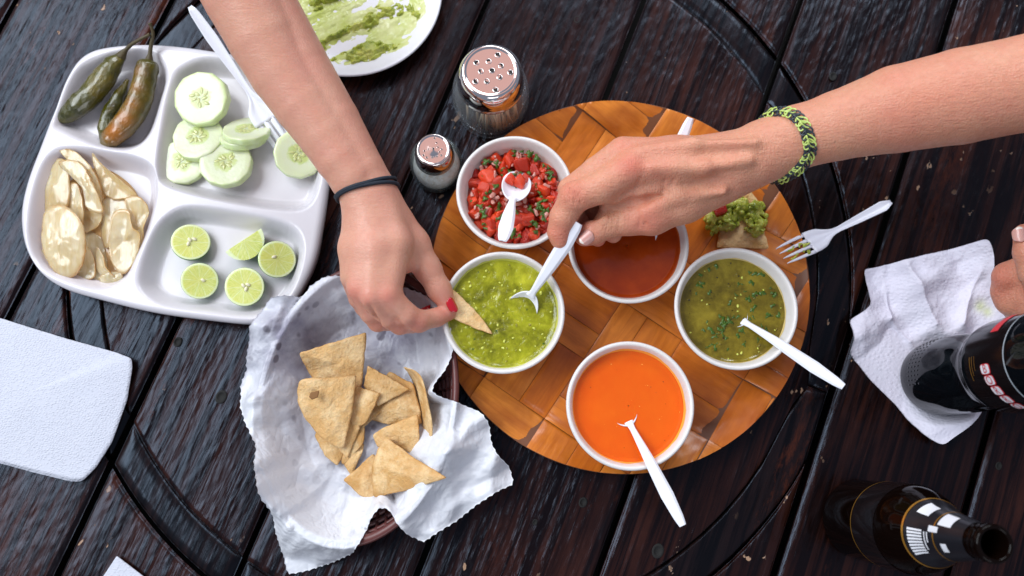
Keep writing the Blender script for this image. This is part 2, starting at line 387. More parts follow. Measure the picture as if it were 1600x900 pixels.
# metal, glass
t = Mt('shaker_steel', (.84, .78, .76), .10, Metallic=1.0); t.bump(t.noise(60, 2), .0004, .25); M_steel = t.m
t = Mt('hole_dark', (.01, .008, .006), .7); M_hole = t.m
def thin_glass(name, tint, edge):
    t = Mt(name); tr = t.n('ShaderNodeBsdfTransparent'); tr.inputs[0].default_value = (*tint, 1)
    gl = t.n('ShaderNodeBsdfGlossy'); gl.inputs['Roughness'].default_value = .04; gl.inputs[0].default_value = (.95, .97, 1, 1)
    df = t.n('ShaderNodeBsdfDiffuse'); df.inputs[0].default_value = (*edge, 1)
    lw = t.n('ShaderNodeLayerWeight'); lw.inputs[0].default_value = .5
    m0 = t.n('ShaderNodeMixShader'); t.L(t.math('MULTIPLY', lw.outputs['Facing'], .10), m0.inputs[0]); t.L(tr.outputs[0], m0.inputs[1]); t.L(df.outputs[0], m0.inputs[2])
    m1 = t.n('ShaderNodeMixShader'); t.L(t.math('ADD', t.math('MULTIPLY', t.math('POWER', lw.outputs['Facing'], 4.0), .55), .025, True), m1.inputs[0]); t.L(m0.outputs[0], m1.inputs[1]); t.L(gl.outputs[0], m1.inputs[2])
    t.L(m1.outputs[0], t.nt.nodes['Material Output'].inputs[0]); return t.m
M_glass = thin_glass('clear_glass', (.985, .99, .99), (.80, .84, .86)); M_gglass = thin_glass('green_glass', (.98, 1.0, .995), (.75, .9, .86))
t = Mt('salt', rough=.85); t.set('Base Color', t.ramp(t.noise(300, 4), [(.45, (.96, .96, .95)), (.78, (.74, .66, .54))])); t.bump(t.noise(500, 4), .0015, .8); M_salt = t.m
t = Mt('toothpick', (.92, .78, .56), .6); M_pick = t.m
t = Mt('cola_glass', (.0025, .0035, .005), .06); t.set('Specular IOR Level', .25); M_cola = t.m
t = Mt('brown_glass', (.0035, .0014, .0009), .07); t.set('Specular IOR Level', .12); M_brown = t.m
t = Mt('amber_glass', (.30, .07, .008), .05, Transmission_Weight=.75, IOR=1.5); M_amber = t.m
t = Mt('label_black', (.012, .012, .016), .3); M_lab = t.m
t = Mt('label_clear_dark', (.008, .0055, .006), .12); M_lab2 = t.m
t = Mt('gold_foil', (.62, .30, .05), .28, Metallic=.7); M_gold = t.m
t = Mt('print_white', (.80, .80, .85), .4); M_white = t.m
t = Mt('print_red', (.62, .02, .03), .4); M_redp = t.m
t = Mt('guacamole', rough=.28)
n = t.noise(90, 5, .7); c = t.ramp(n, [(.30, (.10, .15, .010)), (.48, (.34, .38, .035)), (.68, (.60, .58, .14))]); t.set('Base Color', c); sss(t, .35, (1, 1, .3), .003); t.bump(t.noise(330, 4), .0012, .8); M_guac = t.m
t = Mt('guac_film', rough=.25); c = t.ramp(t.noise(40, 4), [(.3, (.46, .52, .10)), (.7, (.70, .70, .36))]); t.set('Base Color', c); t.bump(t.noise(250, 3), .0006, .6); M_guacfilm = t.m

# ------------------------------------------------------------------ table
TH = math.radians(68.6); TU = np.array([math.cos(TH), math.sin(TH), 0]); TN = np.array([-math.sin(TH), math.cos(TH), 0])
TC = np.array([-.0325, .189, 0])
table = empty('wooden_table', TC, 'dark varnished wooden plank table with a round inset, under everything', 'table')
table.rotation_euler = (0, 0, TH)
seams = [v - .0985 for v in (-.7185, -.569, -.4205, -.2735, -.1245, .0255, .174, .322, .4705, .6157, .765)]
R_IN, R_OUT = .3415, .3755
def plank(t0, t1, f0, f1, mtl, z0=0.0, gap=.0028, sg0=0.0, sg1=0.0, bev=.0045):
    t0 += gap; t1 -= gap
    w = t1-t0; e = np.array([0, .0012, .003, .006])/w
    v = np.r_[e, np.linspace(.08, .92, 15), (1-e)[::-1]]; T = t0+v*w
    s0 = f0(T)+sg0; s1 = f1(T)-sg1; Lm = max(float(np.max(s1-s0)), .02)
    e = np.array([0, .0012, .003, .006])/Lm; u = np.r_[e, np.linspace(e[-1]*2, 1-e[-1]*2, 50), (1-e)[::-1]]
    S = s0[None, :]+(s1-s0)[None, :].clip(.0005)*u[:, None]; TT = np.repeat(T[None, :], len(u), 0)
    ed = np.minimum(np.minimum(TT-t0, t1-TT), np.minimum(S-s0[None], s1[None]-S).clip(0))
    jit = noise(np.stack([S, TT, S*0], -1), 30, 3, int(abs(t0)*1000) % 50)
    Z = z0 - .0035*(1-np.clip((ed)/(bev*(1+.5*jit)), 0, 1))**2 + .0004*noise(np.stack([S*.3, TT, S*0], -1), 40, 2)
    V = np.stack([S, TT, Z], -1).reshape(-1, 3); n = len(T); m = len(u)
    Fc = grid_faces(n, m, flip=True)
    # skirt
    idx = list(range(0, n)) + [i*n+n-1 for i in range(1, m)] + [(m-1)*n+j for j in range(n-2, -1, -1)] + [i*n for i in range(m-2, 0, -1)]
    low = V[idx].copy(); low[:, 2] = -.022; base = len(V); V = np.vstack([V, low]); k = len(idx)
    sk = np.array([[idx[i], base+i, base+(i+1) % k, idx[(i+1) % k]] for i in range(k)])
    me = mesh('plank', V, np.vstack([Fc, sk]))
    o = link('plank', me, mtl, table, loc=(0, 0, 0)); return o
cs = lambda r: (lambda T: np.sqrt(np.maximum(r*r-T*T, 0)))
ng = lambda f: (lambda T: -f(T))
S0 = lambda T: T*0-.95
S1 = lambda T: T*0+.95
for i in range(len(seams)-1):
    a, b = seams[i], seams[i+1]; mid = (a+b)/2
    zj = float(rng.uniform(-.0008, .0008))
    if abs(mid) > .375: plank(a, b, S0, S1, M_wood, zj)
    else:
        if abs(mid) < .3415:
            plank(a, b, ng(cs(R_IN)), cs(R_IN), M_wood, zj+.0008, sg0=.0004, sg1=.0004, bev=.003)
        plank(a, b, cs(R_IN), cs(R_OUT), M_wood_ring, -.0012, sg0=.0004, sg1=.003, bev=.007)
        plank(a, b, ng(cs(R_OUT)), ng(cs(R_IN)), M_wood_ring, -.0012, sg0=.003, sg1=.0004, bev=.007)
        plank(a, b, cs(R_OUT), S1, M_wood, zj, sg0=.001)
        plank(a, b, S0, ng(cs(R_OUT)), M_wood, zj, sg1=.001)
bm = bmesh.new(); bmesh.ops.create_cube(bm, size=1); bmesh.ops.scale(bm, verts=bm.verts, vec=(1.9, 1.5, .02)); bmesh.ops.translate(bm, verts=bm.verts, vec=(0, 0, -.034))
me = bpy.data.meshes.new('under_board'); bm.to_mesh(me); bm.free(); link('under_board', me, M_gap, table, loc=(0, 0, 0))
# nail holes in the boards
def hole_at(px, py, r):
    p = P(px, py, .0015); c = TU[:2]@(p-TC)[:2], TN[:2]@(p-TC)[:2]
    prof = [(r*1.7, -.0004), (r*1.25, .0004), (r, -.0002), (r*.9, -.0006)]
    V, Fc = lathe(prof, 16); V[:, 0] *= 1.25; Vc = np.vstack([V, [[0, 0, -.0006]]])
    k = len(V); Fc = [list(q) for q in Fc]+[[k-1-16+j+1-0 if False else 3*16+j, 3*16+(j+1) % 16, k] for j in range(16)]
    me = mesh('nail_hole', Vc, Fc); o = link('nail_hole', me, M_gap, table, loc=(float(c[0]), float(c[1]), .0014))
for q in [(1028, 861, .0042), (911, 785, .003), (836, 816, .0018), (1561, 728, .0024), (277, 534, .003), (345, 620, .004), (902, 30, .003), (1302, 119, .003)]: hole_at(q[0], q[1], q[2]*.75)

# ------------------------------------------------------------------ SDF bodies
class SDF:
    def __init__(s): s.p = []
    def add(s, a, b, ra, rb, k=.006, sub=False): s.p.append((np.array(a, float), np.array(b, float), ra, rb, k, sub)); return s
    def chain(s, pts, k=.006):
        for (a, ra), (b, rb) in zip(pts[:-1], pts[1:]): s.add(a, b, ra, rb, k)
    @staticmethod
    def prim(X, a, b, ra, rb):
        ab = b-a; h = np.clip(((X-a)@ab)/max(ab@ab, 1e-12), 0, 1)
        return np.linalg.norm(X-(a+h[..., None]*ab), axis=-1)-(ra+(rb-ra)*h)
    @staticmethod
    def comb(d, e, k, sub):
        if sub:
            h = np.maximum(k-np.abs(d+e), 0)/k; return np.maximum(d, -e)+h*h*k*.25
        h = np.maximum(k-np.abs(d-e), 0)/k; return np.minimum(d, e)-h*h*k*.25
    def ev(s, X):
        d = np.full(X.shape[:-1], 1.0)
        for a, b, ra, rb, k, sub in s.p: d = s.comb(d, s.prim(X, a, b, ra, rb), k, sub)
        return d
    def mesh(s, name, vx=.0014, disp=None, smooth=2):
        lo = np.min([np.minimum(a-ra, b-rb) for a, b, ra, rb, k, sub in s.p if not sub], axis=0)-.008
        hi = np.max([np.maximum(a+ra, b+rb) for a, b, ra, rb, k, sub in s.p if not sub], axis=0)+.008
        n = np.ceil((hi-lo)/vx).astype(int)+1; F = np.full(n, .03, dtype=np.float32)
        ax = [lo[i]+vx*np.arange(n[i]) for i in range(3)]
        for a, b, ra, rb, k, sub in s.p:
            l = np.minimum(a, b)-max(ra, rb)-k-.004; h = np.maximum(a, b)+max(ra, rb)+k+.004
            i0 = np.clip(((l-lo)/vx).astype(int), 0, n-1); i1 = np.clip(np.ceil((h-lo)/vx).astype(int)+1, 1, n)
            sl = tuple(slice(i0[i], i1[i]) for i in range(3))
            X = np.stack(np.meshgrid(*[ax[i][sl[i]] for i in range(3)], indexing='ij'), -1)
            F[sl] = s.comb(F[sl], s.prim(X, a, b, ra, rb).astype(np.float32), k, sub)
        if disp is not None:
            m = np.abs(F) < .008; ii = np.nonzero(m); X = np.stack([ax[i][ii[i]] for i in range(3)], -1); F[ii] -= disp(X)
        V, Q = surfnet(F, lo, vx)
        for _ in range(smooth):
            acc = np.zeros_like(V); cnt = np.zeros(len(V))
            for e in range(4):
                a, b = Q[:, e], Q[:, (e+1) % 4]
                for k in range(3): acc[:, k] += np.bincount(a, V[b, k], len(V))+np.bincount(b, V[a, k], len(V))
                cnt += np.bincount(a, minlength=len(V))+np.bincount(b, minlength=len(V))
            V = V*.4+.6*acc/np.maximum(cnt, 1)[:, None]
        return V, Q
    def surface(s, c, d, r0=0.0, r1=.08):
        """distance from c along unit d to the surface"""
        ts = np.linspace(r1, r0, 260); dd = s.ev(c+ts[:, None]*d)
        i = np.argmax(dd < 0); return ts[i]
def surfnet(F, lo, vx):
    nx, ny, nz = F.shape; s = F < 0
    c = s[:-1, :-1, :-1].astype(np.int8)
    tot = sum(s[i:nx-1+i, j:ny-1+j, k:nz-1+k].astype(np.int8) for i in (0, 1) for j in (0, 1) for k in (0, 1))
    act = np.nonzero((tot > 0) & (tot < 8)); A = np.stack(act, 1); n = len(A)
    idx = np.full((nx-1, ny-1, nz-1), -1, dtype=np.int32); idx[act] = np.arange(n)
    acc = np.zeros((n, 3)); cnt = np.zeros(n)
    corners = [(i, j, k) for i in (0, 1) for j in (0, 1) for k in (0, 1)]
    for a in corners:
        for ax in range(3):
            if a[ax]: continue
            b = list(a); b[ax] = 1
            fa = F[A[:, 0]+a[0], A[:, 1]+a[1], A[:, 2]+a[2]]; fb = F[A[:, 0]+b[0], A[:, 1]+b[1], A[:, 2]+b[2]]
            m = (fa < 0) != (fb < 0); t = np.where(m, fa/np.where(m, fa-fb, 1), 0)
            p = np.array(a, float)[None]+t[:, None]*np.eye(3)[ax]; acc += p*m[:, None]; cnt += m
    V = lo+vx*(A+acc/cnt[:, None]); Q = []
    for ax in range(3):
        sl0 = [slice(1, -1)]*3; sl0[ax] = slice(0, -1); sl1 = [slice(1, -1)]*3; sl1[ax] = slice(1, None)
        a = s[tuple(sl0)]; b = s[tuple(sl1)]
        for inside, flip in ((a & ~b, False), (~a & b, True)):
            I = np.stack(np.nonzero(inside), 1)
            for k in range(3):
                if k != ax: I[:, k] += 1
            u, v = [(1, 2), (2, 0), (0, 1)][ax]; e = np.eye(3, dtype=int)
            q = [I-e[u]-e[v], I-e[v], I, I-e[u]]
            q = np.stack([idx[x[:, 0], x[:, 1], x[:, 2]] for x in q], 1)
            Q.append(q[:, ::-1] if flip else q)
    Q = np.vstack(Q); Q = Q[(Q >= 0).all(1)]
    return V, Q
def float_attr(me, name, vals):
    a = me.attributes.new(name, 'FLOAT', 'POINT'); a.data.foreach_set('value', np.asarray(vals, dtype=np.float32))
def J(px, py, z, r): return (P(px, py, z), r)

def nail(parent, c, along, up, w, l, m, tip=None):
    """curved finger nail patch: c centre, along finger direction, up the outward normal"""
    A = np.array(along, float); A /= np.linalg.norm(A); U = np.array(up, float); U -= A*np.dot(A, U); U /= np.linalg.norm(U); W = np.cross(U, A)
    nu, nv = 13, 13; V = []
    for i in range(nv):
        for j in range(nu):
            a = (j/(nu-1)-.5)*2; b = (i/(nv-1)-.5)*2
            hw = w*.5*math.sqrt(max(0., 1-abs(b)**4.0*.85))
            V.append(np.array(c)+W*a*hw+A*b*l*.5*(1-.12*a*a)+U*(.0011-(a*hw)**2/(w*.9)*1.1-.0005*b*b))
    Vt = np.array(V); Vb = Vt-U*.0009; n = nu*nv
    Q = grid_faces(nu, nv); e = [*range(nu)]+[i*nu+nu-1 for i in range(1, nv)]+[(nv-1)*nu+j for j in range(nu-2, -1, -1)]+[i*nu for i in range(nv-2, 0, -1)]
    side = np.array([[e[i], e[i]+n, e[(i+1) % len(e)]+n, e[(i+1) % len(e)]] for i in range(len(e))])
    me = mesh('nail', np.vstack([Vt, Vb]), np.vstack([Q, Q[:, ::-1]+n, side]))
    me.materials.append(m)
    if tip:
        me.materials.append(tip)
        for p in me.polygons:
            ce = np.mean([me.vertices[v].co for v in p.vertices], axis=0)
            if np.dot(ce-np.array(c), A) > l*.36: p.material_index = 1
    return link('fingernail', me, None, parent)

def body(name, S, root, mtl, spots, vx, creases=(), disp=None):
    V, Q = S.mesh(name, vx, disp)
    me = mesh(name, V, Q)
    pk = np.zeros(len(V)); cr = np.zeros(len(V))
    for c, r, a in spots: pk = np.maximum(pk, a*np.exp(-((V-c)**2).sum(1)/(r*r)))
    for c, r, a in creases: cr = np.maximum(cr, a*np.exp(-((V-c)**2).sum(1)/(r*r)))
    float_attr(me, 'pink', pk); float_attr(me, 'crease', cr)
    return link(name, me, mtl, root)

# ---- left arm: dips a chip into the green salsa
pa = empty('person', P(385, 0, .10), 'forearm and hand with red nails and dark hair tie, dipping a chip into green salsa', 'person')
A = SDF()
el = P(300, -170, .150)
A.chain([(el, .040), J(379, -5, .130, .0325), J(413, 58, .120, .0312), J(443, 112, .1115, .0291), J(476, 162, .105, .0268), J(510, 210, .099, .0245), J(533, 246, .095, .0228), J(552, 272, .092, .0212)], .0012)
A.chain([J(388, -30, .125, .030), J(462, 98, .108, .027), J(520, 190, .097, .0235), J(566, 266, .090, .0195), J(584, 292, .086, .0178)], .0012)
A.add(*[P(555, 285, .088), P(566, 310, .088)], .0185, .0175, .008)
# palm / metacarpals
A.chain([J(592, 305, .086, .0160), J(617, 380, .088, .0145), J(606, 456, .0900, .0118)], .007)
A.chain([J(577, 308, .088, .0165), J(588, 388, .092, .0140), J(582, 456, .092, .0116)], .007)
A.chain([J(568, 312, .086, .0160), J(569, 388, .087, .0138), J(562, 446, .087, .0112)], .007)
A.chain([J(563, 322, .082, .0140), J(554, 388, .080, .0130), J(551, 430, .078, .0108)], .007)
A.chain([J(590, 330, .074, .0175), J(587, 418, .070, .0155)], .008)
# thumb
A.chain([J(602, 322, .076, .0165), J(645, 382, .068, .0142), J(668, 420, .063, .0112), J(686, 452, .059, .0098), J(702, 480, .0565, .0072)], .007)
A.add(P(612, 350, .076), P(630, 412, .076), .0145, .0090, .008)
# fingers (index, middle, ring, little)
A.chain([J(605, 462, .0905, .0116), J(634, 492, .080, .0102), J(654, 502, .072, .0094), J(682, 496, .060, .0079), J(702, 490, .0545, .0062)], .0035)
A.chain([J(582, 464, .092, .0108), J(607, 496, .076, .0095), J(625, 507, .066, .0088), J(645, 506, .052, .0080), J(667, 500, .048, .0068)], .0022)
A.chain([J(562, 452, .086, .0104), J(579, 488, .069, .0093), J(590, 503, .059, .0085), J(609, 503, .046, .0076), J(624, 500, .043, .0066)], .0022)
A.chain([J(551, 436, .076, .0098), J(560, 466, .060, .0084), J(569, 481, .050, .0078), J(582, 486, .042, .0068), J(592, 484, .041, .0060)], .0022)
for q in [((600, 483, .1015), (619, 502, .0870), (634, 514, .0770)), ((578, 477, .0975), (591, 496, .0820), (602, 514, .0700))]:
    for a_, b_ in ((0, 1), (1, 2)): A.add(P(*q[a_]), P(*q[b_]), .0002+.0014*a_, .0016+.0005*a_, .0045, True)
spots = [(P(604, 466, .103), .010, .5), (P(572, 466, .104), .010, .35), (P(551, 458, .097), .010, .5), (P(653, 505, .081), .010, .45), (P(622, 512, .075), .010, .4), (P(585, 510, .066), .010, .4), (P(700, 485, .06), .016, .55), (P(690, 497, .06), .012, .5), (P(638, 440, .07), .012, .4)]
body('arm_and_hand', A, pa, M_skin_a, spots, .0013, [(P(682, 440, .07), .006, .6), (P(653, 503, .08), .006, .6)])
nail(pa, P(708, 476, .0642)+np.array([0, 0, -.0005]), P(712, 492, .055)-P(694, 458, .062), (.45, .22, .86), .0095, .0140, M_nail_red)
nail(pa, P(700, 497, .0515), P(708, 490, .050)-P(690, 496, .052), (.05, -.8, -.2), .0075, .0085, M_nail_red)
nail(pa, P(664, 481, .0505), P(690, 478, .048)-P(660, 492, .050), (-.2, .9, .35), .0080, .0110, M_nail_red)
# hair tie: doubled elastic round the wrist
tie = empty('hair_tie', P(575, 295, .112), 'dark navy doubled hair tie round the left wrist', 'hair tie')
def ring_on(S, c, axis, tube_r, tilt=(0, 0, 0), n=72, off=0):
    ax = np.array(axis, float); ax /= np.linalg.norm(ax); u = np.cross(ax, [0, 0, 1.0]); u /= np.linalg.norm(u); v = np.cross(u, ax)
    out = []
    for k in range(n):
        a = 2*PI*k/n; d = u*math.cos(a)+v*math.sin(a); cc = c+ax*(off*math.cos(a-.9))
        r = S.surface(cc, d, .005, .05); out.append(cc+d*(r+tube_r*.75))
    return np.array(out)
def closed_tube(path, r, n=10):
    path = np.asarray(path); m = len(path); T = np.roll(path, -1, 0)-np.roll(path, 1, 0); T /= np.linalg.norm(T, axis=1)[:, None]
    c = path.mean(0); V = []
    for i in range(m):
        o = path[i]-c; o -= T[i]*np.dot(o, T[i]); o /= np.linalg.norm(o)+1e-9; w = np.cross(T[i], o)
        for k in range(n):
            a = 2*PI*k/n; V.append(path[i]+r*(o*math.cos(a)+w*math.sin(a)))
    V = np.array(V); i = np.arange(m)[:, None]; j = np.arange(n)[None]; q = np.stack([i*n+j, ((i+1) % m)*n+j, ((i+1) % m)*n+(j+1) % n, i*n+(j+1) % n], -1).reshape(-1, 4)
    return V, q
wc = P(573, 297, .0875); wa = P(583, 330, .0875)-P(563, 262, .0895)
for k, (dz, off) in enumerate([(-.0016, .0015), (.0022, -.0012)]):
    axn = wa/np.linalg.norm(wa)
    V, Q = closed_tube(ring_on(A, wc+axn*dz, wa, .00165, off=off), .00165); me = mesh('elastic_band', V, Q); link('elastic_band', me, M_tie, tie)

# ---- right arm: stirs with the spoon of the green salsa
pb = empty('person', P(1600, 130, .12), 'tanned forearm and hand with braided bracelet, holding the spoon in the green salsa', 'person')
B = SDF()
B.chain([(P(1760, 105, .21), .050), J(1600, 131, .175, .0375), J(1500, 151, .158, .0380), J(1400, 171, .145, .0352), J(1310, 196, .134, .0285), J(1238, 218, .124, .0255)], .002)
B.chain([J(1240, 214, .124, .0240), J(1190, 234, .118, .0230), J(1140, 258, .112, .0225)], .008)
B.chain([J(1215, 232, .120, .0225), J(1150, 268, .110, .0215)], .008)

# palm
B.chain([J(1140, 255, .116, .0200), J(1060, 260, .119, .0170), J(988, 264, .121, .0142)], .009)
B.chain([J(1140, 242, .113, .0185), J(1055, 244, .116, .0155), J(975, 238, .113, .0132)], .009)
B.chain([J(1130, 250, .100, .020), J(1050, 254, .096, .0175), J(985, 252, .094, .0135)], .010)
B.chain([J(1120, 275, .092, .0185), J(1040, 285, .086, .0170), J(990, 285, .084, .013)], .010)
# thumb
B.chain([J(1125, 285, .106, .0195), J(1068, 312, .100, .0195), J(1018, 337, .097, .0160), J(985, 342, .094, .0132), J(952, 348, .0905, .0122), J(928, 362, .087, .0100), J(913, 369, .085, .0088)], .006)
B.add(P(1042, 286, .1125), P(962, 303, .1050), .0132, .0122, .004)
B.add(P(1025, 300, .1030), P(955, 322, .0940), .0115, .0105, .003)
# index, middle, ring, little
B.chain([J(986, 262, .122, .0148), J(940, 292, .116, .0137), J(897, 308, .107, .0130), J(880, 340, .097, .0114), J(874, 362, .090, .0100), J(876, 374, .087, .0088)], .0035)
B.chain([J(972, 239, .114, .0132), J(930, 268, .104, .0118), J(891, 296, .092, .0106), J(896, 337, .076, .0095), J(918, 364, .070, .0080), J(934, 373, .069, .0072)], .002)
for q in [((958, 262, .1175), (925, 280, .1110), (885, 296, .1010))]:
    for a_, b_ in ((0, 1), (1, 2)): B.add(P(*q[a_]), P(*q[b_]), .0012, .0016, .004, True)
B.chain([J(982, 252, .096, .0130), J(935, 285, .080, .0115), J(918, 305, .074, .0105), J(940, 345, .066, .0092), J(958, 366, .066, .0080)], .003)
B.chain([J(1000, 285, .084, .0125), J(960, 305, .070, .0100), J(965, 335, .066, .0088), J(988, 352, .068, .0076)], .003)
def groove(S, pts, r, k=.0035, sink=.0002):
    q = []
    for px, py in pts:
        c = P(px, py, .075); up = CAM-c; up /= np.linalg.norm(up); q.append(c+up*(S.surface(c, up, .0, .07)+r-sink-r*.9))
    for a, b in zip(q[:-1], q[1:]): S.add(a, b, r, r, k, True)
groove(B, [(1042, 306), (1015, 311), (985, 316), (955, 326), (932, 336), (914, 345)], .0024, .005)
for pts in ([(962, 334), (958, 346), (956, 358)], [(954, 335), (950, 347), (948, 358)], [(970, 332), (967, 345), (966, 357)], [(1008, 322), (1000, 340), (999, 356)], [(1016, 320), (1009, 338), (1008, 356)],
            [(905, 290), (897, 302), (899, 318)], [(898, 286), (889, 300), (890, 316)], [(912, 292), (904, 304), (907, 320)], [(1046, 268), (1038, 284), (1036, 300)], [(1056, 272), (1049, 288), (1048, 304)], [(1000, 280), (993, 292), (992, 306)]):
    groove(B, pts, .0007, .0022, .0001)
# folds where the thumb meets the hand, veins and tendons
for q in [((1042, 302, .124), (1010, 320, .117), .0018), ((1030, 298, .126), (1002, 314, .119), .0016), ((1056, 300, .122), (1030, 325, .112), .0014)]:
    B.add(P(*q[0]), P(*q[1]), q[2], q[2], .004, True)
for q in [((1180, 222, .1430), (1085, 225, .1365), (1000, 236, .1300)), ((1170, 250, .139), (1100, 262, .137), (1020, 262, .1345)), ((1130, 300, .1255), (1060, 306, .119), (1010, 330, .112))]:
    B.chain([(P(*q[0]), .0018), (P(*q[1]), .0026), (P(*q[2]), .0020)], .010)
spots = [(P(986, 258, .136), .013, .65), (P(893, 300, .118), .012, .5), (P(972, 226, .126), .012, .4), (P(875, 365, .095), .013, .6), (P(915, 367, .09), .012, .6), (P(1010, 340, .112), .015, .35), (P(938, 378, .07), .010, .7), (P(1440, 150, .18), .03, .25)]
cre = [(P(895, 302, .12), .012, 1), (P(950, 345, .102), .012, .9), (P(1035, 300, .125), .018, .7), (P(985, 262, .136), .012, .5), (P(1180, 235, .143), .025, .45)]
body('arm_and_hand', B, pb, M_skin_b, spots, .0014, cre)
nail(pb, P(916, 371, .0955), P(900, 384, .085)-P(940, 352, .095), (-.15, -.25, .95), .0125, .0135, M_nail, M_nail_tip)
# loom band bracelet
brp = [(1199, 178, .130), (1214, 169, .141), (1236, 171, .1510), (1257, 192, .1560), (1270, 220, .1565), (1275, 244, .1510), (1264, 268, .1400), (1243, 280, .1270), (1218, 283, .1120), (1195, 262, .098), (1180, 225, .094), (1184, 195, .106)]
brc = P(1238, 222, .124)
path = resample(catmull([P(*q) for q in brp], 8, closed=True), 44)
for i in range(len(path)):      # pull on to the wrist
    d = path[i]-brc; r = np.linalg.norm(d); d /= r; rs = B.surface(brc, d, .005, .06); path[i] = brc+d*(rs+.0018)
path = (path+np.roll(path, 1, 0)*.5+np.roll(path, -1, 0)*.5)/2
brac = empty('bracelet', path[5], 'braided rubber band bracelet in lime green and charcoal on the right wrist', 'bracelet')
def link_mesh(name, m):
    n, k = 20, 7; V = []
    for i in range(n):
        a = 2*PI*i/n; c = np.array([.0052*math.cos(a), .0026*math.sin(a), .0009*math.sin(2*a)]); tg = np.array([-.0052*math.sin(a), .0026*math.cos(a), 0]); tg /= np.linalg.norm(tg)
        o = np.cross(tg, [0, 0, 1])
        for j in range(k):
            b = 2*PI*j/k; V.append(c+.00085*(o*math.cos(b)+np.array([0, 0, 1])*math.sin(b)))
    i = np.arange(n)[:, None]; j = np.arange(k)[None]; q = np.stack([i*k+j, ((i+1) % n)*k+j, ((i+1) % n)*k+(j+1) % k, i*k+(j+1) % k], -1).reshape(-1, 4)
    me = mesh(name, np.array(V), q); me.materials.append(m); return me
lm = [link_mesh('loom_loop_lime', M_lime_band), link_mesh('loom_loop_dark', M_dark_band)]
for i in range(44):
    p = path[i]; tdir = path[(i+1) % 44]-path[i-1]; tdir /= np.linalg.norm(tdir); o = p-brc; o -= tdir*np.dot(o, tdir); o /= np.linalg.norm(o); s = np.cross(o, tdir)
    for sgn in (-1, 1):
        a = sgn*.62; x = tdir*math.cos(a)+s*math.sin(a); y = np.cross(o, x)
        kind = 0 if (i % 4) < 2 else 1
        ob = bpy.data.objects.new('rubber_loop', lm[kind]); COL.objects.link(ob); ob.parent = brac
        ob.matrix_local = Matrix.Translation(-brac.location) @ mat4(p+s*sgn*.0015+o*(.0005*sgn), np.array([x, y, o]), .86)

# ---- hand at the right edge
pc = empty('person', P(1640, 450, .04), 'partly visible hand with raised thumb at the right edge, beside the crumpled napkin', 'person')
C = SDF()
C.chain([(P(2150, 640, .120), .040), (P(1800, 520, .078), .029), (P(1700, 480, .070), .027)], .004)
C.chain([J(1700, 470, .070, .026), J(1640, 445, .066, .024)], .02)
C.chain([J(1690, 500, .060, .026), J(1625, 475, .055, .022)], .02)
C.chain([J(1640, 455, .080, .016), J(1618, 425, .088, .0130), J(1606, 395, .090, .0110), J(1601, 366, .090, .0092)], .004)
C.chain([J(1640, 440, .066, .016), J(1598, 428, .060, .0150), J(1575, 432, .054, .0125), J(1571, 455, .045, .0115), J(1588, 470, .038, .0095)], .004)
C.chain([J(1640, 470, .060, .016), J(1600, 462, .052, .0150), J(1580, 470, .044, .0125), J(1590, 486, .034, .0105)], .005)
C.chain([J(1645, 490, .052, .015), J(1612, 486, .045, .0135), J(1600, 494, .036, .0110), J(1612, 500, .028, .0085)], .005)
body('hand', C, pc, M_skin_b, [(P(1562, 440, .06), .018, .5), (P(1598, 365, .09), .012, .6)], .0015, [(P(1572, 440, .06), .02, 1)])
nail(pc, P(1594, 366, .0975), P(1592, 350, .09)-P(1600, 395, .09), (-.35, 0, .9), .0115, .0135, M_nail, M_nail_tip)
#PART2
# ------------------------------------------------------------------ divided tray
TZ = .024
out_px = [(166, 72), (240, 68), (330, 78), (430, 98), (508, 150), (520, 215), (514, 270), (503, 350), (489, 415), (455, 475), (420, 499), (390, 505), (310, 497), (235, 486), (160, 468), (100, 450), (62, 425), (38, 385), (31, 335), (40, 285), (62, 225), (84, 168), (104, 118), (128, 86)]
tray_c = P(268, 290, TZ)
tout = resample(catmull([P(*q, TZ) for q in out_px], 8, closed=True), 420)
def poly_sdf(X, poly):
    d = np.full(len(X), 1e9); ins = np.zeros(len(X), bool); n = len(poly)
    for i in range(n):
        a = poly[i]; b = poly[(i+1) % n]; ab = b-a; h = np.clip(((X-a)@ab)/(ab@ab), 0, 1)
        d = np.minimum(d, np.linalg.norm(X-a-h[:, None]*ab, axis=1))
        c = ((a[1] > X[:, 1]) != (b[1] > X[:, 1])) & (X[:, 0] < (b[0]-a[0])*(X[:, 1]-a[1])/(b[1]-a[1]+1e-12)+a[0])
        ins ^= c
    return np.where(ins, -d, d)
comp_px = [
 [(150, 92), (205, 78), (248, 88), (262, 118), (254, 155), (236, 208), (208, 232), (165, 232), (104, 208), (82, 190), (96, 150), (118, 112)],
 [(290, 104), (335, 92), (430, 112), (492, 160), (503, 220), (500, 282), (480, 322), (430, 326), (340, 312), (262, 290), (247, 262), (256, 195), (270, 130)],
 [(78, 245), (108, 232), (175, 238), (232, 255), (246, 290), (238, 345), (216, 400), (196, 436), (160, 452), (108, 440), (62, 418), (46, 385), (48, 330), (60, 280)],
 [(262, 338), (300, 324), (380, 334), (452, 352), (474, 382), (466, 430), (444, 470), (400, 494), (330, 488), (256, 476), (222, 452), (220, 420), (238, 370)]]
comps = [catmull([P(*q, TZ-.002)[:2] for q in c], 5, closed=True) for c in comp_px]
def tray_z(X):
    z = np.full(len(X), TZ)
    for c in comps:
        s = poly_sdf(X, c); z = np.minimum(z, TZ-.0175*ss(-s, -.0025, .0125))
    return z
nr = 190; sc = np.r_[np.linspace(.002, .955, nr), .965, .975, .985, .993, 1.0]
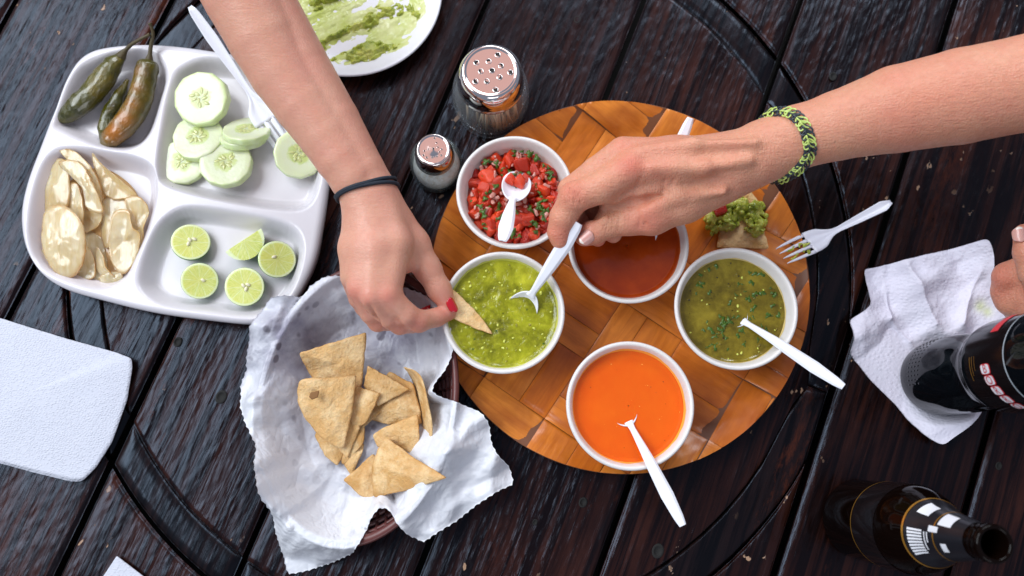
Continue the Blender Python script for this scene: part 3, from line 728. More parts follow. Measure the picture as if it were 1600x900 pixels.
Xg = tray_c[None, None, :2]+(tout[None, :, :2]-tray_c[:2])*sc[:, None, None]
Xf = Xg.reshape(-1, 2); zz = tray_z(Xf).reshape(len(sc), -1)
edge = (1-sc)*.2; zz = zz-np.where(sc > .955, .0035*((sc-.955)/.045)**2.5, 0)[:, None]
V = np.concatenate([Xg, zz[..., None]], -1)
low = []
for f, z in [(1.003, TZ-.006), (.998, TZ-.012), (.975, .006), (.965, .0015), (.95, .0012)]:
    r = tray_c[None, :2]+(tout[:, :2]-tray_c[:2])*f; low.append(np.c_[r, np.full(len(r), z)])
V = np.concatenate([V, np.array(low)], 0)
me = mesh('tray', V.reshape(-1, 3), grid_faces(420, V.shape[0], wrap=True))
tray = link('divided_tray', me, M_tray, None, loc=(0, 0, 0)); tag(tray, 'white four-compartment melamine tray holding peppers, cucumber, onions and limes', 'tray')
tray.location = [float(v) for v in (*tray_c[:2], 0)]
co = np.empty(len(me.vertices)*3, dtype=np.float32); me.vertices.foreach_get('co', co); co = co.reshape(-1, 3)-np.array([*tray_c[:2], 0], dtype=np.float32); me.vertices.foreach_set('co', co.ravel()); me.update()

def recentre(o, c):
    me = o.data; c = np.array(c, dtype=np.float32); co = np.empty(len(me.vertices)*3, dtype=np.float32); me.vertices.foreach_get('co', co)
    me.vertices.foreach_set('co', (co.reshape(-1, 3)-c).ravel()); me.update(); o.location = [float(v) for v in c]; return o

def patch(name, pts, thick, m, parent=None, smooth=False, rings=10, nb=96, dome=0, bumpa=0, bumps=60, seed=0, edge_rough=0, pink=None, warp=None, edge_drop=0, round_corner=0):
    B = np.array(pts, float)
    if smooth: B = catmull(B, 10, closed=True)
    B = resample(B, nb)
    for _ in range(round_corner): B = .5*B+.25*(np.roll(B, 1, 0)+np.roll(B, -1, 0))
    c = B.mean(0)
    nrm = np.zeros(3)
    for i in range(nb): nrm += np.cross(B[i]-c, B[(i+1) % nb]-c)
    nrm /= np.linalg.norm(nrm); nrm = nrm if nrm[2] > 0 else -nrm
    if edge_rough:
        nn = noise(B*1.0, 260, 2, seed+3); rad = (B-c)/np.linalg.norm(B-c, axis=1)[:, None]; B = B+rad*(nn*edge_rough)[:, None]
    s = np.linspace(.0, 1, rings+1)[1:]
    X = c+(B[None]-c)*s[:, None, None]
    off = dome*(1-s**2)[:, None]-edge_drop*np.maximum(s-.85, 0)[:, None]**2*40
    X = X+nrm*(off+(bumpa*noise(X, bumps, 3, seed) if bumpa else 0))[..., None]
    if warp is not None: X = warp(X, s)
    cc = c+nrm*(dome+(bumpa*noise(c[None], bumps, 3, seed)[0] if bumpa else 0))
    top = np.vstack([[cc], X.reshape(-1, 3)]); n = len(top)
    bot = top-nrm*thick
    Fc = [[0, 1+j, 1+(j+1) % nb] for j in range(nb)]
    for i in range(rings-1):
        for j in range(nb):
            a = 1+i*nb; Fc.append([a+j, a+nb+j, a+nb+(j+1) % nb, a+(j+1) % nb])
    Fb = [[v+n for v in q[::-1]] for q in Fc]
    a = 1+(rings-1)*nb; side = [[a+j, a+j+n, a+(j+1) % nb+n, a+(j+1) % nb] for j in range(nb)]
    # orientation check
    e = np.cross(top[Fc[0][1]]-top[0], top[Fc[0][2]]-top[0])
    Fa = Fc+Fb+side
    if e@nrm < 0: Fa = [q[::-1] for q in Fa]
    me = mesh(name, np.vstack([top, bot]), Fa)
    if pink is not None: float_attr(me, 'pink', pink(np.vstack([top, bot]), np.r_[0, np.repeat(s, nb), 0, np.repeat(s, nb)]))
    o = link(name, me, m, None, loc=(0, 0, 0)); recentre(o, c)
    if parent is not None: o.parent = parent; o.location = Vector([float(v) for v in c])-parent.location
    return o

# ---- roasted peppers
def pepper(pts, rads, stem, label, orange=None, seed=0):
    root = empty('roasted_pepper', P(*pts[len(pts)//2]), label, 'pepper', 'roasted green peppers in the tray')
    path = catmull([P(*q) for q in pts], 10); rr = np.interp(np.linspace(0, 1, len(path)), np.linspace(0, 1, len(rads)), rads)
    V, Fc = tube(path, rr, 36, flat=.85)
    c0 = np.repeat(path, 36, 0); d = V[:-2]-c0; L = np.linalg.norm(d, axis=1)+1e-9; d /= L[:, None]
    V[:-2] += d*(noise(V[:-2], 75, 3, seed)*.0022+noise(V[:-2], 260, 2, seed+2)*.0006)[:, None]*np.minimum(L/.006, 1)[:, None]
    me = mesh('pepper_skin', V, Fc)
    pk = np.zeros(len(V))
    if orange:
        for q in orange: pk = np.maximum(pk, q[3]*np.exp(-((V-P(q[0], q[1], q[2]))**2).sum(1)/(q[4]**2)))
    float_attr(me, 'pink', pk); link('pepper_skin', me, M_pep, root)
    if stem:
        sp = catmull([P(*q) for q in stem], 8); r = np.interp(np.linspace(0, 1, len(sp)), [0, .12, .3, .9, 1], [.0052, .0042, .0020, .0014, .0019])
        V, Fc = tube(sp, r, 12); V = V+noise(V, 400, 2)[:, None]*.0003; link('stem', mesh('stem', V, Fc), M_stem, root)
    return root
pepper([(90, 191, .0135), (104, 180, .0165), (130, 160, .020), (155, 132, .0225), (176, 104, .024), (192, 86, .0245)], [.0015, .0072, .0108, .0118, .0112, .0085, .0045],
       [(188, 90, .025), (195, 80, .0265), (205, 70, .031), (218, 62, .036), (234, 54, .040)], 'dark green roasted pepper at the left of the tray corner, stem over the rim', None, 1)
pepper([(163, 222, .010), (168, 195, .0125), (181, 160, .014), (200, 124, .015)], [.004, .0078, .0082, .0066, .002], None, 'short roasted pepper half hidden beneath the curved orange-streaked pepper', None, 4)
pepper([(160, 226, .0135), (172, 216, .017), (195, 194, .0205), (214, 165, .0225), (224, 133, .0235), (231, 104, .0240), (233, 96, .0240)], [.003, .0092, .0118, .0122, .0122, .0112, .0098, .005],
       [(232, 99, .0255), (234, 88, .0280), (236, 70, .033), (239, 52, .039), (234, 36, .045)], 'curved roasted pepper with an orange streak, its stem upright', [(176, 205, .028, 1, .012), (192, 185, .032, .9, .010), (203, 162, .034, .6, .009), (210, 135, .035, .5, .008), (214, 110, .034, .4, .008)], 7)

# ---- roasted onion petals
OG = 'roasted onion pieces in the tray'
def oq(pts, s=3.6, x0=40, y0=210, z=.012): return [P(x0+a/s, y0+b/s, (zz if len(q) > 2 else z)) for q in pts for a, b, zz in [(q[0], q[1], q[2] if len(q) > 2 else z)]]
on = [
 ([(340, 540, .009), (430, 590, .009), (460, 740, .009), (440, 810, .009), (360, 800, .009), (320, 640, .009)], .0015, 'flat pale onion piece lying at the bottom between the petals'),
 ([(450, 355, .012), (565, 375, .014), (560, 480, .014), (500, 600, .012), (450, 640, .010), (425, 560, .010), (430, 440, .010)], .004, 'translucent onion petal leaning in the middle of the pile'),
 ([(330, 430, .014), (420, 440, .014), (425, 480, .014), (395, 525, .013), (335, 550, .011), (320, 480, .011)], .003, 'small onion scrap under the pointed petal'),
 ([(75, 240, .014), (130, 215, .016), (150, 260, .014), (110, 310, .010)], .001, 'small pale onion corner at the upper left of the pile'),
 ([(150, 135, .016), (225, 150, .022), (245, 250, .022), (235, 400, .019), (130, 440, .014), (98, 470, .010), (102, 340, .012), (120, 210, .014)], .0045, 'long glossy white onion petal at the left edge of the pile'),
 ([(192, 80, .022), (270, 90, .023), (340, 150, .024), (400, 230, .022), (426, 320, .020), (424, 395, .018), (370, 300, .020), (300, 200, .022), (210, 120, .022)], .003, 'outer curved onion petal with a browned tip at the top of the pile'),
 ([(190, 150, .024), (290, 150, .027), (350, 220, .028), (400, 330, .026), (432, 442, .021), (340, 410, .021), (325, 320, .024), (250, 230, .024), (200, 190, .022)], .003, 'pointed white onion petal crossing the top of the pile'),
 ([(372, 110, .022), (420, 160, .024), (510, 240, .024), (622, 335, .021), (600, 355, .017), (520, 366, .015), (450, 345, .016), (410, 270, .018)], .004, 'amber onion petal pointing up, alone at the right of the top'),
 ([(250, 285, .020), (290, 280, .022), (318, 370, .021), (325, 480, .018), (310, 530, .014), (262, 450, .014), (235, 390, .016)], .001, 'narrow browned onion strip standing between the white petals'),
 ([(560, 362, .018), (645, 352, .021), (692, 425, .019), (668, 520, .016), (650, 700, .012), (600, 690, .012), (590, 500, .018)], .004, 'onion petal curling against the right wall of the compartment'),
 ([(500, 435, .022), (575, 428, .023), (598, 520, .023), (642, 560, .021), (622, 690, .017), (565, 782, .014), (510, 762, .014), (468, 660, .016), (472, 540, .019)], .0042, 'cupped onion petal with a pale rim at the lower right of the pile'),
 ([(340, 630, .014), (385, 700, .015), (386, 805, .012), (300, 815, .010), (275, 780, .010), (300, 690, .013)], .002, 'yellowish onion piece behind the big oval petal'),
 ([(398, 635, .016), (430, 680, .018), (455, 750, .017), (528, 838, .010), (480, 820, .010), (398, 765, .011)], .002, 'browned pointed onion sliver near the bottom wall'),
 ([(75, 648, .013), (108, 655, .014), (138, 730, .011), (90, 690, .010)], .0005, 'tiny onion sliver beside the big oval petal at the far left'),
 ([(418, 800, .011), (470, 775, .013), (538, 778, .012), (542, 828, .010), (470, 845, .009), (422, 835, .009)], .003, 'curled brown onion end in the bottom corner'),
 ([(112, 430, .024), (200, 396, .028), (275, 440, .030), (322, 520, .030), (338, 610, .028), (322, 720, .024), (270, 800, .019), (205, 808, .018), (140, 745, .019), (95, 640, .020), (90, 530, .021)], .0050, 'largest oval onion petal, blistered and glossy, lower left of the pile')]
for i, (pts, dm, lb) in enumerate(on):
    o = patch('onion_petal', oq(pts), .0010, M_onion, None, True, 12, 80, dm*[.55, .5, -.6, .3, .6, .55, .5, -.55, .4, -.5, -.6, .5, .4, .4, .5, .62][i], .0017, 80, i*3, .0009,
              pink=lambda X, s, i=i: np.clip(ss(s, .86, 1.0)*(.6+.6*noise(X, 60, 2, i)), 0, 1))
    tag(o, lb, 'onion', OG)
o = patch('onion_juice', [P(x, y, .0078) for x, y in [(90, 300), (150, 262), (205, 290), (222, 340), (205, 405), (180, 438), (120, 432), (75, 400), (70, 340)]], .0008, M_onjuice, None, True, 6, 60, 0, .0, 20); tag(o, 'thin amber juice pooled under the roasted onions', 'juice')

# ---- cucumber slices
def facet_disc(name, r, h, m_top, m_side, nseed, sides=11, squash=1.0):
    n = 66; a = np.linspace(0, 2*PI, n, endpoint=False)
    k = np.pi/sides; rr = r*(np.cos(k)/np.cos(((a+.3*nseed) % (2*k))-k))**.75*(1+.012*np.sin(3*a+nseed))
    V = []; 
    for (f, z) in [(0.01, h), (.25, h), (.5, h), (.75, h), (.93, h), (.985, h-.0003), (1.0, h-.0012), (1.0, .0012), (.985, 0), (.6, 0), (.01, 0)]:
        V.append(np.stack([rr*f*np.cos(a), rr*f*squash*np.sin(a), np.full(n, z)+(.0004*np.sin(a*2+nseed)*f if z == h else 0)], 1))
    V = np.array(V); me = mesh(name, V.reshape(-1, 3), grid_faces(n, len(V), wrap=True)); me.materials.append(m_top); me.materials.append(m_side)
    for p in me.polygons:
        row = p.index//n
        if 5 <= row <= 7: p.material_index = 1
    return me
seed_me = None
def lathe_ell(name, a, b, c, n=10):
    u = np.linspace(0, PI, n); prof = [(max(math.sin(x), .001), math.cos(x)) for x in u]; V, Q = lathe(prof, 12); V = V*np.array([a, b, c]); return mesh(name, V, Q)
seed_me = lathe_ell('cucumber_seed', .0033, .0016, .0006); seed_me.materials.append(M_cucseed)
cu = [(320, 158, .021, .0265, .010, (.10, -.10), 'round cucumber slice at the top, standing clear of the others'),
      (288, 256, .0085, .0225, .007, (0, 0), 'cucumber slice lowest in the left group, partly covered'),
      (313, 219, .014, .0243, .008, (.12, .10), 'cucumber slice in the middle of the overlapping three'),
      (356, 259, .0165, .0250, .0085, (.10, -.12), 'cucumber slice nearest the divider, lying over the two beside it'),
      (381, 218, .0135, .0225, .0065, (.15, .95), 'lower of the two cucumber slices leaning together'),
      (387, 210, .0185, .0225, .0065, (.12, .95), 'upper of the two cucumber slices leaning together'),
      (466, 243, .0175, .0235, .007, (.30, -.05), 'cucumber slice lying half under the left forearm')]
for i, (x, y, z, r, h, (ax, ay), lb) in enumerate(cu):
    o = empty('cucumber_slice', P(x, y, z), lb, 'cucumber', 'cucumber slices in the tray')
    if i in (4, 5): o.rotation_euler = (-.62, .35, .4)
    else: o.rotation_euler = (ax, ay, i*1.3)
    f = link('flesh', facet_disc('flesh', r, h, M_cuc, M_cucside, i), None, o, loc=(0, 0, 0))
    for k in range(9):
        a = 2*PI*k/9+rng.uniform(-.2, .2); rr = r*(.25 if k % 3 else .16)*rng.uniform(.8, 1.3)
        s = link('seed', seed_me, None, o, loc=(rr*math.cos(a), rr*math.sin(a), h-.0001)); s.rotation_euler = (0, 0, a+.3)

# ---- limes
def lime_half(name, r, seed):
    n = 60; a = np.linspace(0, 2*PI, n, endpoint=False); rows = [(.01, 0), (.2, -.0003), (.5, 0), (.8, .0), (.94, .0001), (.985, -.0001), (1.0, -.0007)]
    rows += [(math.cos(t), -.0007-r*.92/r*math.sin(t)*1.0*1) for t in []]
    V = [np.stack([r*f*np.cos(a), r*f*np.sin(a), np.full(n, z)], 1) for f, z in rows]
    for t in np.linspace(.12, PI/2-.02, 10): V.append(np.stack([r*math.cos(t)*np.cos(a), r*math.cos(t)*np.sin(a), np.full(n, -.0007-r*.85*math.sin(t))], 1))
    V = np.array(V); me = mesh(name, V.reshape(-1, 3), grid_faces(n, len(V), wrap=True)); me.materials.append(M_lime); me.materials.append(M_peel)
    for p in me.polygons:
        if p.index//n >= 5: p.material_index = 1
    return me
lh = lime_half('lime_half', .0175, 0); ls = lathe_ell('lime_seed', .0024, .0015, .0011); ls.materials.append(M_lseed)
lim = [(298, 378, .0205, 1.0, (-.10, .30, .2), [(-.001, .002), (-.002, -.002), (.003, .003)], 'lime half at the upper left of its compartment, two pale seeds showing'),
       (312, 439, .0205, .95, (.22, .30, 1.4), [(.003, .001)], 'lime half at the lower left, tilted, one faint seed'),
       (382, 448, .0210, 1.02, (.12, .12, 2.7), [(-.001, .001), (.0015, -.002), (.003, .002)], 'lime half at the bottom centre with three pale seeds'),
       (433, 405, .0220, .98, (.10, .38, 3.7), [(-.003, .002)], 'lime half resting against the right wall of its compartment')]
for i, (x, y, z, sc_, rot, sd, lb) in enumerate(lim):
    o = empty('lime_half', P(x, y, z), lb, 'lime', 'cut limes in the tray'); o.scale = (sc_,)*3
    o.rotation_euler = (rot[0], rot[1], 0)
    f = link('fruit', lh, None, o, loc=(0, 0, 0)); f.rotation_euler = (0, 0, rot[2])
    for (a, b) in sd:
        s = link('seed', ls, None, o, loc=(a, b, .0003)); s.rotation_euler = (0, 0, a*900)
# wedge
n = 14; m_ = 12; Vw = []
r = .0185
def wedge():
    V = []; Fm = []
    for i in range(m_+1):            # polar angle along axis
        t = PI*i/m_; x = -math.cos(t)*r*1.05; rr = r*math.sin(t)+.0002
        for j in range(n+1):
            a = (j/n)*PI*.5-PI*.25-PI/2; V.append((x, rr*math.cos(a), rr*math.sin(a)))
        V.append((x, 0, 0))
    w = n+2; Fc = []; mi = []
    for i in range(m_):
        for j in range(n): Fc.append([i*w+j, (i+1)*w+j, (i+1)*w+j+1, i*w+j+1]); mi.append(1)
        Fc.append([i*w+n, (i+1)*w+n, (i+1)*w+n+1, i*w+n+1]); mi.append(0)
        Fc.append([i*w+n+1, (i+1)*w+n+1, (i+1)*w, i*w]); mi.append(0)
    me = mesh('lime_wedge', V, Fc, True); me.materials.append(M_lime); me.materials.append(M_peel)
    for p, k in zip(me.polygons, mi): p.material_index = k; p.use_smooth = (k == 1)
    return me
o = link('lime_wedge', wedge(), None, None, loc=P(380, 375, .024)); o.rotation_euler = (-.60, .0, .62); tag(o, 'lime wedge standing on its peel above the other lime pieces', 'lime', 'cut limes in the tray')

# ------------------------------------------------------------------ guacamole dinner plate
pc_ = P(548, -14, .018); PR = .0905
prof = [(.0005, .004), (.055, .004), (.068, .0055), (.078, .0105), (.086, .0165), (PR-.0015, .0185), (PR, .0178), (PR-.0008, .0160), (.080, .0085), (.060, .0015), (.056, .0006), (.001, .0006)]
V, Q = lathe(catmull([(a, 0, b) for a, b in prof], 4)[:, [0, 2]], 96)
root = empty('dinner_plate', (pc_[0], pc_[1], 0), 'round white plate smeared with guacamole at the top edge', 'plate')
link('plate', mesh('plate', V, Q), M_plate, root, loc=(0, 0, 0))
def plate_h(r): return np.interp(r, [0, .055, .068, .078, .086, .0895], [.004, .004, .0055, .0105, .0165, .0185])
nu, nr_ = 360, 130; a = np.linspace(0, 2*PI, nu, endpoint=False); rr = np.linspace(.001, .0855, nr_)
X = np.stack([rr[:, None]*np.cos(a), rr[:, None]*np.sin(a), np.zeros((nr_, nu))], -1)
sw = np.stack([X[..., 0]*.5+X[..., 1]*.35, X[..., 1]-X[..., 0]*.35, X[..., 2]], -1)
def smear(X, th, amp, seed, stretch, film):
    ca, sa = math.cos(.45), math.sin(.45)
    Y = np.stack([(X[..., 0]*ca+X[..., 1]*sa)*stretch, -X[..., 0]*sa+X[..., 1]*ca, X[..., 2]], -1)
    h = noise(Y, 75, 5, seed)+.35*noise(X, 200, 4, seed+1)
    R_ = np.hypot(X[..., 0], X[..., 1]); h = h-ss(R_, .066, .086)*1.2
    z = plate_h(R_)+np.clip((h-th)*amp, -.002, film)
    return np.stack([X[..., 0], X[..., 1], z], -1)
o = link('guacamole_smear', mesh('smear', smear(X, -.10, .0030, 3, .22, .0012).reshape(-1, 3), grid_faces(nu, nr_, wrap=True, flip=True)), M_guacfilm, None, loc=root.location)
tag(o, 'thin pale green film wiped across the round white plate', 'guacamole', kind='stuff')
o = link('guacamole', mesh('guac', smear(X, .17, .020, 9, .45, .006).reshape(-1, 3), grid_faces(nu, nr_, wrap=True, flip=True)), M_guac, None, loc=root.location)
tag(o, 'thicker green guacamole ridges left on the round white plate', 'guacamole', kind='stuff')

# ------------------------------------------------------------------ woven wooden plate
WC = np.array([.1153, .1573, 0.0]); WR = .1765
def wz(r): return np.interp(r, [0, .128, .140, .150, .160, .170, .1765], [.0050, .0050, .0065, .0105, .0155, .0195, .0210])
prof = [(.001, .0030), (.128, .0030), (.140, .0043), (.150, .0083), (.160, .0133), (.170, .0173), (.1762, .0190), (.1770, .0200), (.1767, .0180), (.170, .0150), (.155, .0080), (.140, .0015), (.12, .0006), (.001, .0006)]
V, Q = lathe(prof, 160)
wp = empty('wooden_plate', WC, 'large round orange-brown woven veneer plate carrying the five salsa cups', 'plate')
link('plate_base', mesh('plate_base', V, Q), M_venback, wp, loc=(0, 0, 0))
WA = math.radians(56); cu_, cv_ = np.array([math.cos(WA), math.sin(WA)]), np.array([-math.sin(WA), math.cos(WA)])
cell = .0665; J0 = (P(972, 470, .005)-WC)[:2]; jo = (float(J0@cu_), float(J0@cv_))
def outside_clamp(X):
    r = np.hypot(X[..., 0], X[..., 1]); f = np.where(r > WR, WR/np.maximum(r, 1e-9), 1); return X*f[..., None], r
kk = 16
for gi in range(-4, 5):
    for gj in range(-4, 5):
        par = (gi+gj) % 2
        lx, ly = cell, cell
        cx, cy = jo[0]+(gi+.5)*cell, jo[1]+(gj+.5)*cell
        n_s = 2 if rng.random() < .8 else 3
        cuts = np.sort(np.r_[-.5, .5, (rng.uniform(-.12, .12) if n_s == 2 else [-.18, .16])])
        for h in range(n_s):
            g0, g1 = cuts[h], cuts[h+1]; al = np.linspace(-.5, .5, 2*kk+1)*.996; ac_ = np.linspace(g0+.003, g1-.003, kk+1)
            if par: U, W = np.meshgrid(ac_*cell, al*cell)
            else: U, W = np.meshgrid(al*cell, ac_*cell)
            X = (cx+U)[..., None]*cu_+(cy+W)[..., None]*cv_
            Xc, r = outside_clamp(X)
            if r.min() > WR: continue
            A_, L_a = (U, W) if par else (W, U)
            ed = np.minimum(cell*.5-np.abs(L_a), np.minimum(A_-g0*cell, g1*cell-A_))
            rc = np.minimum(r, WR)
            lift = .0008*(1-(L_a/(cell*.5))**2)+.0003*rng.random()
            over = ss(rc, .130, .155)*.0026*(1 if par else -.6)*(L_a/(cell*.5))+.0012*ss(rc, .135, .15)*noise(np.stack([Xc[..., 0], Xc[..., 1], 0*rc], -1), 45, 3, gi*7+gj)
            z = wz(rc)+lift*(1-.5*ss(rc, .14, .17))+over-.0005*(1-ss(ed, .0001, .0009))
            V = np.concatenate([Xc, z[..., None]], -1); m0, m1 = U.shape
            Q = grid_faces(m1, m0); rq = r.reshape(-1)[Q].min(1); Q = Q[rq < WR]
            if len(Q) == 0: continue
            used = np.unique(Q); mp = np.full(m0*m1, -1); mp[used] = np.arange(len(used)); Vv = V.reshape(-1, 3)[used]; Q = mp[Q]
            ang = WA+(PI/2 if par else 0); c0 = np.array([*(cx*cu_+cy*cv_), 0]); ca, sa = math.cos(-ang), math.sin(-ang)
            D = Vv-c0; L_ = np.stack([D[:, 0]*ca-D[:, 1]*sa, D[:, 0]*sa+D[:, 1]*ca, D[:, 2]], 1)
            me = mesh('veneer_strip', L_, Q); o = link('veneer_strip', me, M_ven, wp, loc=c0); o.rotation_euler = (0, 0, ang)

# ------------------------------------------------------------------ salsa cups
def cup(px, py, R, label, zb=.0055, hgt=.052):
    c = P(px, py, zb+hgt); root = empty('salsa_cup', (c[0], c[1], zb), label, 'cup', 'white foam cups of salsa')
    s = R/.055
    prof = [(.001, .0042), (.030, .0042), (.0345, .0058), (.0372, .011), (.0420, .024), (.0462, .036), (.0500, .0475), (.0512, .0505), (.0522, .0519), (.0538, .0519), (.0549, .0506), (.0546, .0484), (.0528, .0478), (.0510, .0470), (.0498, .0400), (.0475, .0392), (.0440, .028), (.0388, .0095), (.0375, .0040), (.0360, .0008), (.034, .0004), (.001, .0008)]
    prof = [(a*s, b*hgt/.052) for a, b in prof]; V, Q = lathe(prof, 96)
    link('cup_wall', mesh('cup_wall', V, Q), M_cup, root, loc=(0, 0, 0)); return root, c, s
def inner_r(z, s=1): return np.interp(z, [.0042, .011, .024, .036, .0475, .0505], [.0345, .0372, .0420, .0462, .0500, .0512])*s
def liquid(name, c, zb, s, h, m, label, film_m, film_h=.003, bump_=.0, seed=0, lean=0):
    R = inner_r(h, s)+.0003; nu, nr_ = 128, 60; a = np.linspace(0, 2*PI, nu, endpoint=False); rr = np.linspace(.0005, R, nr_)
    X = np.stack([rr[:, None]*np.cos(a), rr[:, None]*np.sin(a), np.zeros((nr_, nu))], -1)
    z = h+bump_*(noise(X, 130, 4, seed))+.0010*ss(rr, R-.004, R)[:, None]
    X[..., 2] = z; root = empty(name, (c[0], c[1], zb), label, 'salsa')
    link('liquid', mesh('liquid', X.reshape(-1, 3), grid_faces(nu, nr_, wrap=True, flip=True)), m, root, loc=(0, 0, 0))
    n = 160; a = np.linspace(0, 2*PI, n, endpoint=False); top = h+film_h*(1+.75*noise(np.stack([np.cos(a), np.sin(a), a*0], 1), 4, 4, seed+5))
    V = []
    for f in np.linspace(0, 1, 6):
        zz = (h-.001)+(top-h+.001)*f; r_ = inner_r(zz, s)-.00035*(1-f*.9); V.append(np.stack([r_*np.cos(a), r_*np.sin(a), zz], 1))
    V = np.array(V); link('residue', mesh('residue', V.reshape(-1, 3), grid_faces(n, 6, wrap=True, flip=True)), film_m, root, loc=(0, 0, 0))
    return root, R
blob_me = []
for k in range(5):
    V, Q = lathe([(max(math.sin(x), .001), math.cos(x)) for x in np.linspace(0, PI, 9)], 12); V = V*(1+.35*noise(V, 1.4, 2, k*7)[:, None]); blob_me.append(mesh('bit', V*np.array([1, .7, .45]), Q))
def bits(root, name, R, h, count, smin, smax, mats, clear=None):
    ms = {}
    for k in range(count):
        r = R*math.sqrt(rng.random())*.95; a = rng.random()*2*PI; x, y = r*math.cos(a), r*math.sin(a)
        m = mats[rng.integers(len(mats))]; key = (m.name, k % 5)
        if key not in ms:
            me = blob_me[k % 5].copy(); me.materials.append(m); ms[key] = me
        o = link(name, ms[key], None, root, loc=(x, y, h)); s = rng.uniform(smin, smax); o.scale = (s, s, s); o.rotation_euler = (rng.normal()*.3, rng.normal()*.3, rng.random()*6)
def leafmesh(seed):
    r = np.random.default_rng(seed); n = 30; a = np.linspace(0, 2*PI, n, endpoint=False); rad = .28+.72*np.abs(np.cos(a*1.5+seed))**.8+.13*np.cos(a*9+seed)+r.normal(size=n)*.05
    B = np.stack([rad*np.cos(a), .7*rad*np.sin(a), .25*np.sin(a*2+seed)], 1); V = np.vstack([[[0, 0, .15]], B, B-[0, 0, .12]])
    Fc = [[0, 1+i, 1+(i+1) % n] for i in range(n)]+[[1+i, 1+n+i, 1+n+(i+1) % n, 1+(i+1) % n] for i in range(n)]
    me = mesh('leaf', V, Fc); me.materials.append(M_cil); return me
leafs = [leafmesh(i) for i in range(6)]
def leaves(root, R, h, count, smin, smax, bias=None):
    for k in range(count):
        if bias is not None and rng.random() < .6: b = bias[rng.integers(len(bias))]; x, y = b[0]+rng.normal()*b[2], b[1]+rng.normal()*b[2]
        else: r = R*math.sqrt(rng.random())*.95; a = rng.random()*2*PI; x, y = r*math.cos(a), r*math.sin(a)
        if math.hypot(x, y) > R*.97: continue
        o = link('cilantro_leaf', leafs[k % 6], None, root, loc=(x, y, h)); s = rng.uniform(smin, smax); o.scale = (s, s, s); o.rotation_euler = (rng.normal()*.35, rng.normal()*.35, rng.random()*6)

ZB = .0058
# green salsa
r1, c1, s1 = cup(786, 487, .0545, 'foam cup of bright green salsa, at the left, nearest the left hand', ZB)
lq, R = liquid('green_salsa', c1, ZB, s1, .0425, M_green, 'bright green tomatillo salsa with yellow bits, being dipped into', M_green_thin, .0035, .0011, 2)
bits(lq, 'tomatillo_bit', R, .0425, 80, .0006, .0019, [M_tomatillo, M_tomatillo, M_tomatillo_d]); leaves(lq, R, .0430, 8, .0009, .0016)
# red salsa
r2, c2, s2 = cup(982, 380, .0545, 'foam cup of dark red salsa, partly under the right hand', ZB)
liquid('red_salsa', c2, ZB, s2, .0415, M_red, 'smooth dark red chile salsa in the cup under the right hand', M_red_thin, .0022, .0002, 3)
# orange salsa
r3, c3, s3 = cup(985, 633, .0555, 'foam cup of bright orange salsa, nearest the bottom edge of the plate', ZB)
lq, R = liquid('orange_salsa', c3, ZB, s3, .0405, M_orange, 'smooth bright orange salsa in the lowest cup', M_orange_thin, .0034, .00025, 4)
bits(lq, 'pepper_fleck', R, .0406, 26, .0002, .0006, [M_orange_thin, M_orange_thin, M_red])
# olive broth salsa
r4, c4, s4 = cup(1151, 481, .0550, 'foam cup of brownish green herb salsa, rightmost on the plate', ZB)
o_l = None
lq, R = liquid('herb_salsa', c4, ZB, s4, .0380, M_olive, 'brownish green salsa with floating cilantro, in the rightmost cup', M_olive_thin, .0025, .0006, 6)
leaves(lq, R, .0379, 64, .0016, .0052, [(.012, .024, .009), (-.014, -.024, .008), (.030, -.004, .010), (.024, .020, .008), (.0, .005, .02)]); bits(lq, 'onion_bit', R, .0378, 26, .0008, .0019, [M_tomatillo, M_olive])
bits(lq, 'pepper_seed', R, .0384, 20, .0006, .0010, [M_hole, M_tomatillo])
# pico de gallo
r5, c5, s5 = cup(804.5, 299, .0530, 'foam cup of chunky pico de gallo, farthest left and highest on the plate', ZB+.002)
R = inner_r(.034, s5); pico = empty('pico_de_gallo', (c5[0], c5[1], ZB+.002), 'chopped tomato, onion and cilantro salsa filling the upper left cup', 'salsa')
V, Q = lathe([(.001, .0345), (R*.5, .0340), (R*.9, .0325), (R+.0008, .0320)], 64); link('juice', mesh('juice', V, Q), M_juice, pico, loc=(0, 0, 0))
toms = []
for k in range(9):
    bm = bmesh.new(); bmesh.ops.create_cube(bm, size=1); r_ = np.random.default_rng(k)
    for v in bm.verts: v.co += Vector(r_.normal(size=3)*.13)
    bmesh.ops.bevel(bm, geom=bm.edges[:], offset=.24, segments=3, affect='EDGES', profile=.5)
    bmesh.ops.subdivide_edges(bm, edges=bm.edges[:], cuts=1)
    for v in bm.verts: v.co += v.co.normalized()*.10*float(noise(np.array(v.co)[None]+k*3.1, 3.5, 2)[0])
    me = bpy.data.meshes.new('tomato_piece'); bm.to_mesh(me); bm.free(); me.polygons.foreach_set('use_smooth', [True]*len(me.polygons)); me.materials.append(M_tom); toms.append(me)
def arc_me(seed):
    r_ = np.random.default_rng(seed); a = np.linspace(-.7, .7, 8); p = np.stack([np.sin(a), (np.cos(a)-.9)*.6, .1*np.sin(a*3)], 1); V, Fc = tube(p, .30+.10*np.cos(a*2+r_.random()), 8, flat=.5); me = mesh('onion_piece', V, Fc); me.materials.append(M_onbit); return me
arcs = [arc_me(k) for k in range(3)]
pts = []
